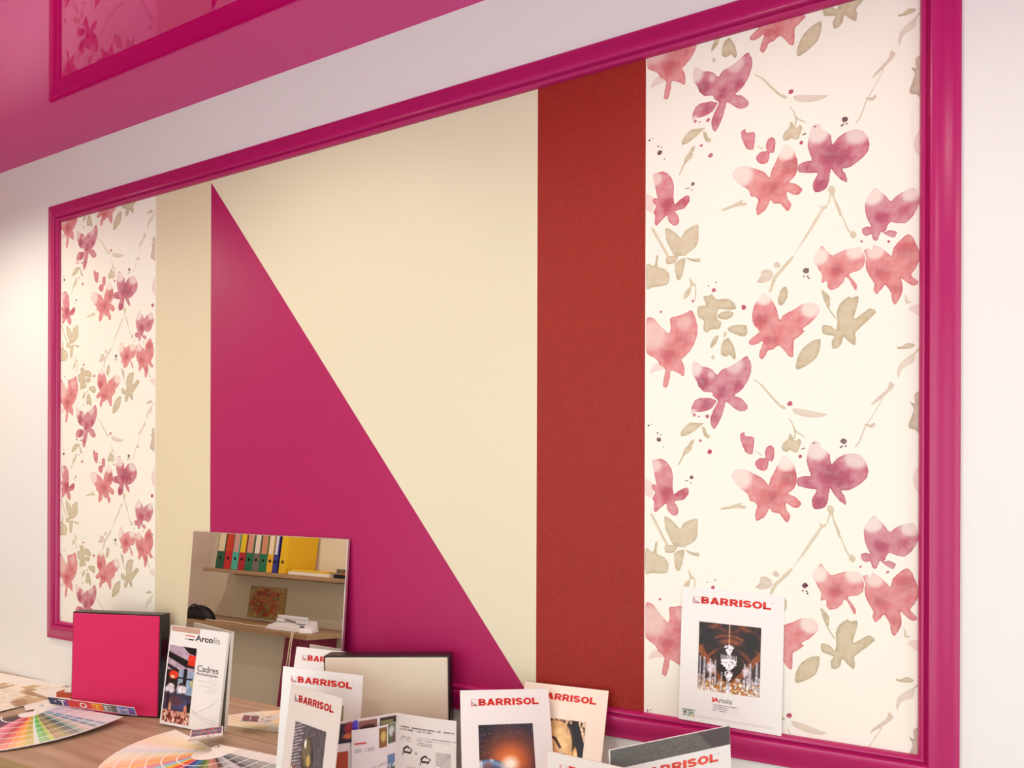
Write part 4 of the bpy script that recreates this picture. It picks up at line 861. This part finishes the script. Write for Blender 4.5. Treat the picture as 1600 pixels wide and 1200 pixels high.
fc.rotation_euler = (0, 0, math.radians(-42))

# papers and a small carton at the far left
def p_leafpaper(sd):
    def fn(u, v):
        p = Paint(u, v, (226, 216, 196)); p.mix((vnoise(u, v, 4, sd) > .58) * .9, (190, 150, 96)); p.mix((vnoise(u, v, 5, sd + 3) > .72) * .8, (150, 104, 56)); return p.grain(20, .08).c
    return fn
for i, (x, y, rz, w_, h_) in enumerate(((-2.80, -.108, 3, .62, .19), (-2.56, -.15, 14, .30, .21), (-2.40, -.118, -24, .21, .13), (-2.53, -.20, -6, .29, .20))):
    s = box('paper_sheet', -w_ / 2, w_ / 2, -h_ / 2, h_ / 2, 0, .0012, M['plain_paper']); s.location = (x, y, TABLE + .0014 * i + .0001); s.rotation_euler = (0, 0, math.radians(rz))
    tag(s, ['wide plain pale sheet lying against the wall at the far left of the table', 'sand and brown patterned sample sheet lying at the far left of the table', 'small plain sheet beside the rust-orange carton', 'upper patterned sample sheet at the left edge of the picture'][i], 'paper', 'loose sample sheets')
    if i in (1, 3): picture('sheet_print', -w_ / 2 + .002, w_ / 2 - .002, -h_ / 2 + .002, h_ / 2 - .002, p_leafpaper(i * 2.), 60, 40, s, bend=lambda a, b: (a, b, .0014))
ct = tag(empty('small_carton', (-2.315, -.052, TABLE + .001), math.radians(12)), 'low rust-orange carton with a pale lid behind the pink sample panel', 'carton')
box('carton_body', -.075, .075, -.03, .03, 0, .020, M['brick_red'], ct, bevel=.001, seg=1); box('carton_lid', -.045, .075, -.026, .03, .020, .032, M['plain_paper'], ct, bevel=.001, seg=1)

# ------------------------------------------------------------------ the far side of the room, seen in the mirror
SZ = 1.195; SY = -2.2
sh = tag(empty('binder_shelf', (-3.6, Y_FRONT, SZ)), 'long wooden wall shelf carrying a row of binders, seen in the mirror', 'shelf')
box('shelf_board', -.75, .68, .002, Y_FRONT * -1 + SY + .015, -.028, 0, M['wood_shelf'], sh)
box('wall_rail', -.74, .67, .002, .02, -.045, -.0285, M['wood_shelf'], sh)
def binder(x, w_, col, lab, label, labcol=(224, 206, 190), split=True):
    m_ = material('binder_board', col, .4, .4)
    r = tag(empty('ring_binder', (x, SY, SZ)), label, 'binder', 'binders on the shelf')
    box('cover', -w_ / 2 + .0015, w_ / 2 - .0015, -.285, 0, .0005, .315, m_, r, bevel=.002, seg=1)
    lm = material('binder_label', labcol, .6, .3)
    box('spine_label', -w_ / 2 + .010, w_ / 2 - .010, 0, .0008, .135, .285, lm, r)
    lathe('finger_hole', [(.006, 0), (.006, .001), (.011, .002), (.012, 0)], M['dark'], r, 20, (0, .0006, .085), axis='y')
    return r
BN = [((20, 84, 58), (226, 214, 180), 'dark green binder with a cream label at the left end of the shelf'), ((190, 26, 36), (196, 70, 40), 'red binder with an orange label'),
      ((70, 176, 160), (206, 160, 150), 'turquoise binder with a pink label'), ((170, 20, 40), (222, 200, 40), 'red binder with a yellow label'), ((16, 110, 74), (212, 150, 130), 'green binder with a salmon label between red and grey binders'),
      ((110, 106, 100), (226, 220, 206), 'grey binder with a tall white label'), ((16, 116, 76), (206, 140, 110), 'green binder with a brownish label beside the grey binder'), ((226, 176, 40), (230, 222, 200), 'narrow yellow binder with a white label'), ((50, 52, 140), (216, 222, 230), 'blue binder with a white label')]
xw = [.088, .080, .070, .072, .078, .068, .076, .060, .046]; x = -4.245
for (c, lc, lab), w_ in zip(BN, xw): binder(x + w_ / 2, w_, c, None, lab, lc); x += w_
yb = binder(-3.590, .075, (230, 186, 24), None, 'wide yellow binder with its side showing, right of the row', (232, 190, 30)); yb.rotation_euler = (0, 0, math.radians(6)); yb.location = (-3.560, SY - .004, SZ)
o = tag(box('yellow_folder', -.15, .15, -.1, .1, 0, .016, material('yellow_card', (226, 184, 40), .5), bevel=.002, seg=1), 'flat yellow folder lying on the shelf', 'folder'); o.location = (-3.31, SY - .10, SZ + .024)
o = tag(box('paper_stack', -.19, .19, -.11, .11, 0, .0235, M['plain_paper'], bevel=.001, seg=1), 'stack of white papers under the yellow folder', 'papers'); o.location = (-3.30, SY - .11, SZ)
o = tag(empty('letter_tray', (-3.04, SY - .16, SZ)), 'low clear letter tray at the right end of the shelf', 'tray'); tm = material('smoky_plastic', (120, 112, 84), .2)
box('tray_base', -.06, .11, -.12, .1, 0, .012, tm, o); box('tray_rim', -.06, .11, -.12, -.11, .0125, .065, tm, o); box('tray_rim', -.06, -.054, -.1095, .1, .0125, .065, tm, o)
sc = tag(empty('scissors', (-3.01, SY - .030, SZ)), 'orange-handled scissors lying in front of the letter tray', 'scissors')
for s_ in (-1, 1):
    tube('handle', [(.032 + .024 * math.cos(a), s_ * .020 + .017 * math.sin(a), .030) for a in np.linspace(0, 2 * math.pi, 17)], .005, M['orange_plastic'], sc, 6)
    tube('blade', [(.01, s_ * .012, .030), (-.04, 0, .030), (-.12, -s_ * .006, .030)], .004, M['metal'], sc, 5)
box('lower_tray', -.05, .055, -.045, .042, 0, .0245, M['dark'], sc)

pic = tag(empty('wall_picture', (-3.955, Y_FRONT, .83)), 'unframed ochre and red picture pinned to the wall below the binder shelf', 'picture')
box('picture_board', -.192, .192, .001, .008, 0, .245, material('ochre_board', (176, 144, 86), .6), pic)
def p_wallpic(u, v):
    p = Paint(u, v, (178, 146, 88)); p.ell(.52, .48, .36, .44, (186, 104, 62), .3); p.mix((vnoise(u, v, 9, 2.) > .6) * (np.hypot(u - .5, v - .5) < .45), (160, 70, 50)); p.mix((vnoise(u, v, 13, 6.) > .68), (150, 140, 80)); return p.grain(30, .25).c
def back_picture(name, x0, x1, z0, z1, y, fn, nx, nz, parent):
    o = picture(name, x0, x1, z0, z1, lambda u, v: fn(1 - u, v), nx, nz, parent, bend=lambda a, b: (a, y, b)); o.data.flip_normals(); return o
back_picture('painted_surface', -.19, .19, .003, .242, .0085, p_wallpic, 60, 40, pic)

DZ = .812
dk = tag(empty('wooden_desk', (-3.85, -2.2, 0)), 'wooden counter desk holding a white telephone, seen in the mirror', 'desk')
box('desk_top', -.79, .785, -.298, .2, DZ - .034, DZ, M['wood_shelf'], dk, bevel=.001, seg=1)
box('front_panel', -.79, .41, -.02, 0, .0005, DZ - .035, M['wall2'], dk)
box('end_panel', .505, .635, -.29, .10, .0005, DZ - .035, M['plum'], dk)
box('back_support', -.785, -.76, -.29, -.021, .0005, DZ - .035, M['wood_edge'], dk)
ph = tag(empty('telephone', (-3.30, -2.10, DZ)), 'white desk telephone with its handset on the wooden desk', 'telephone')
bm = bmesh.new()
vv = [bm.verts.new(p) for p in ((-.19, .06, .001), (.14, .06, .001), (.19, .0, .001), (.14, -.12, .001), (-.19, -.12, .001), (-.165, .055, .03), (.12, .05, .03), (.165, 0, .035), (.12, -.115, .075), (-.16, -.115, .075))]
for q in ((0, 1, 2, 3, 4), (5, 6, 7, 8, 9), (0, 1, 6, 5), (1, 2, 7, 6), (2, 3, 8, 7), (3, 4, 9, 8), (4, 0, 5, 9)): bm.faces.new([vv[i] for i in q])
from_bm('base', bm, M['phone'], ph, bevel=.004, seg=2)
hs = box('handset', -.16, .09, -.06, -.015, .078, .098, M['phone'], ph, bevel=.006, seg=3)
box('earpiece', -.16, -.09, -.065, -.010, .052, .077, M['phone'], hs, bevel=.005, seg=2); box('mouthpiece', .02, .09, -.065, -.010, .052, .077, M['phone'], hs, bevel=.005, seg=2)
box('keypad', .10, .125, .012, .03, .0365, .042, M['dark'], ph)
tube('cord', [(.11, .055, .006), (.115, .115, .004), (.118, .125, -.06), (.11, .125, -.3), (.125, .125, -.5), (.135, .124, -.3), (.13, .124, -.06), (.13, .115, .004)], .004, M['rope'], ph, 6)
o = tag(tube('flex_cable', [(-4.15 + i * .055, -2.09 + .02 * math.sin(i * .9), DZ + .006) for i in range(13)], .005, M['rope']), 'thin cream cable lying along the wooden desk', 'cable')
bg_ = tag(empty('rounded_bag', (-4.245, -2.12, DZ)), 'black rounded bag at the end of the wooden desk', 'bag')
bm = bmesh.new(); bmesh.ops.create_uvsphere(bm, u_segments=24, v_segments=12, radius=1)
for q in bm.verts: q.co = Vector((q.co.x * .165 * (1 - .15 * max(q.co.z, 0)), q.co.y * .07, max(-.02, q.co.z) * .098 + .003))
from_bm('bag_body', bm, M['dark'], bg_, smooth=True)
tube('bag_handle', [(-.06 + .12 * t, .05, .070 + .035 * math.sin(math.pi * t)) for t in np.linspace(0, 1, 10)], .006, M['dark'], bg_, 6)
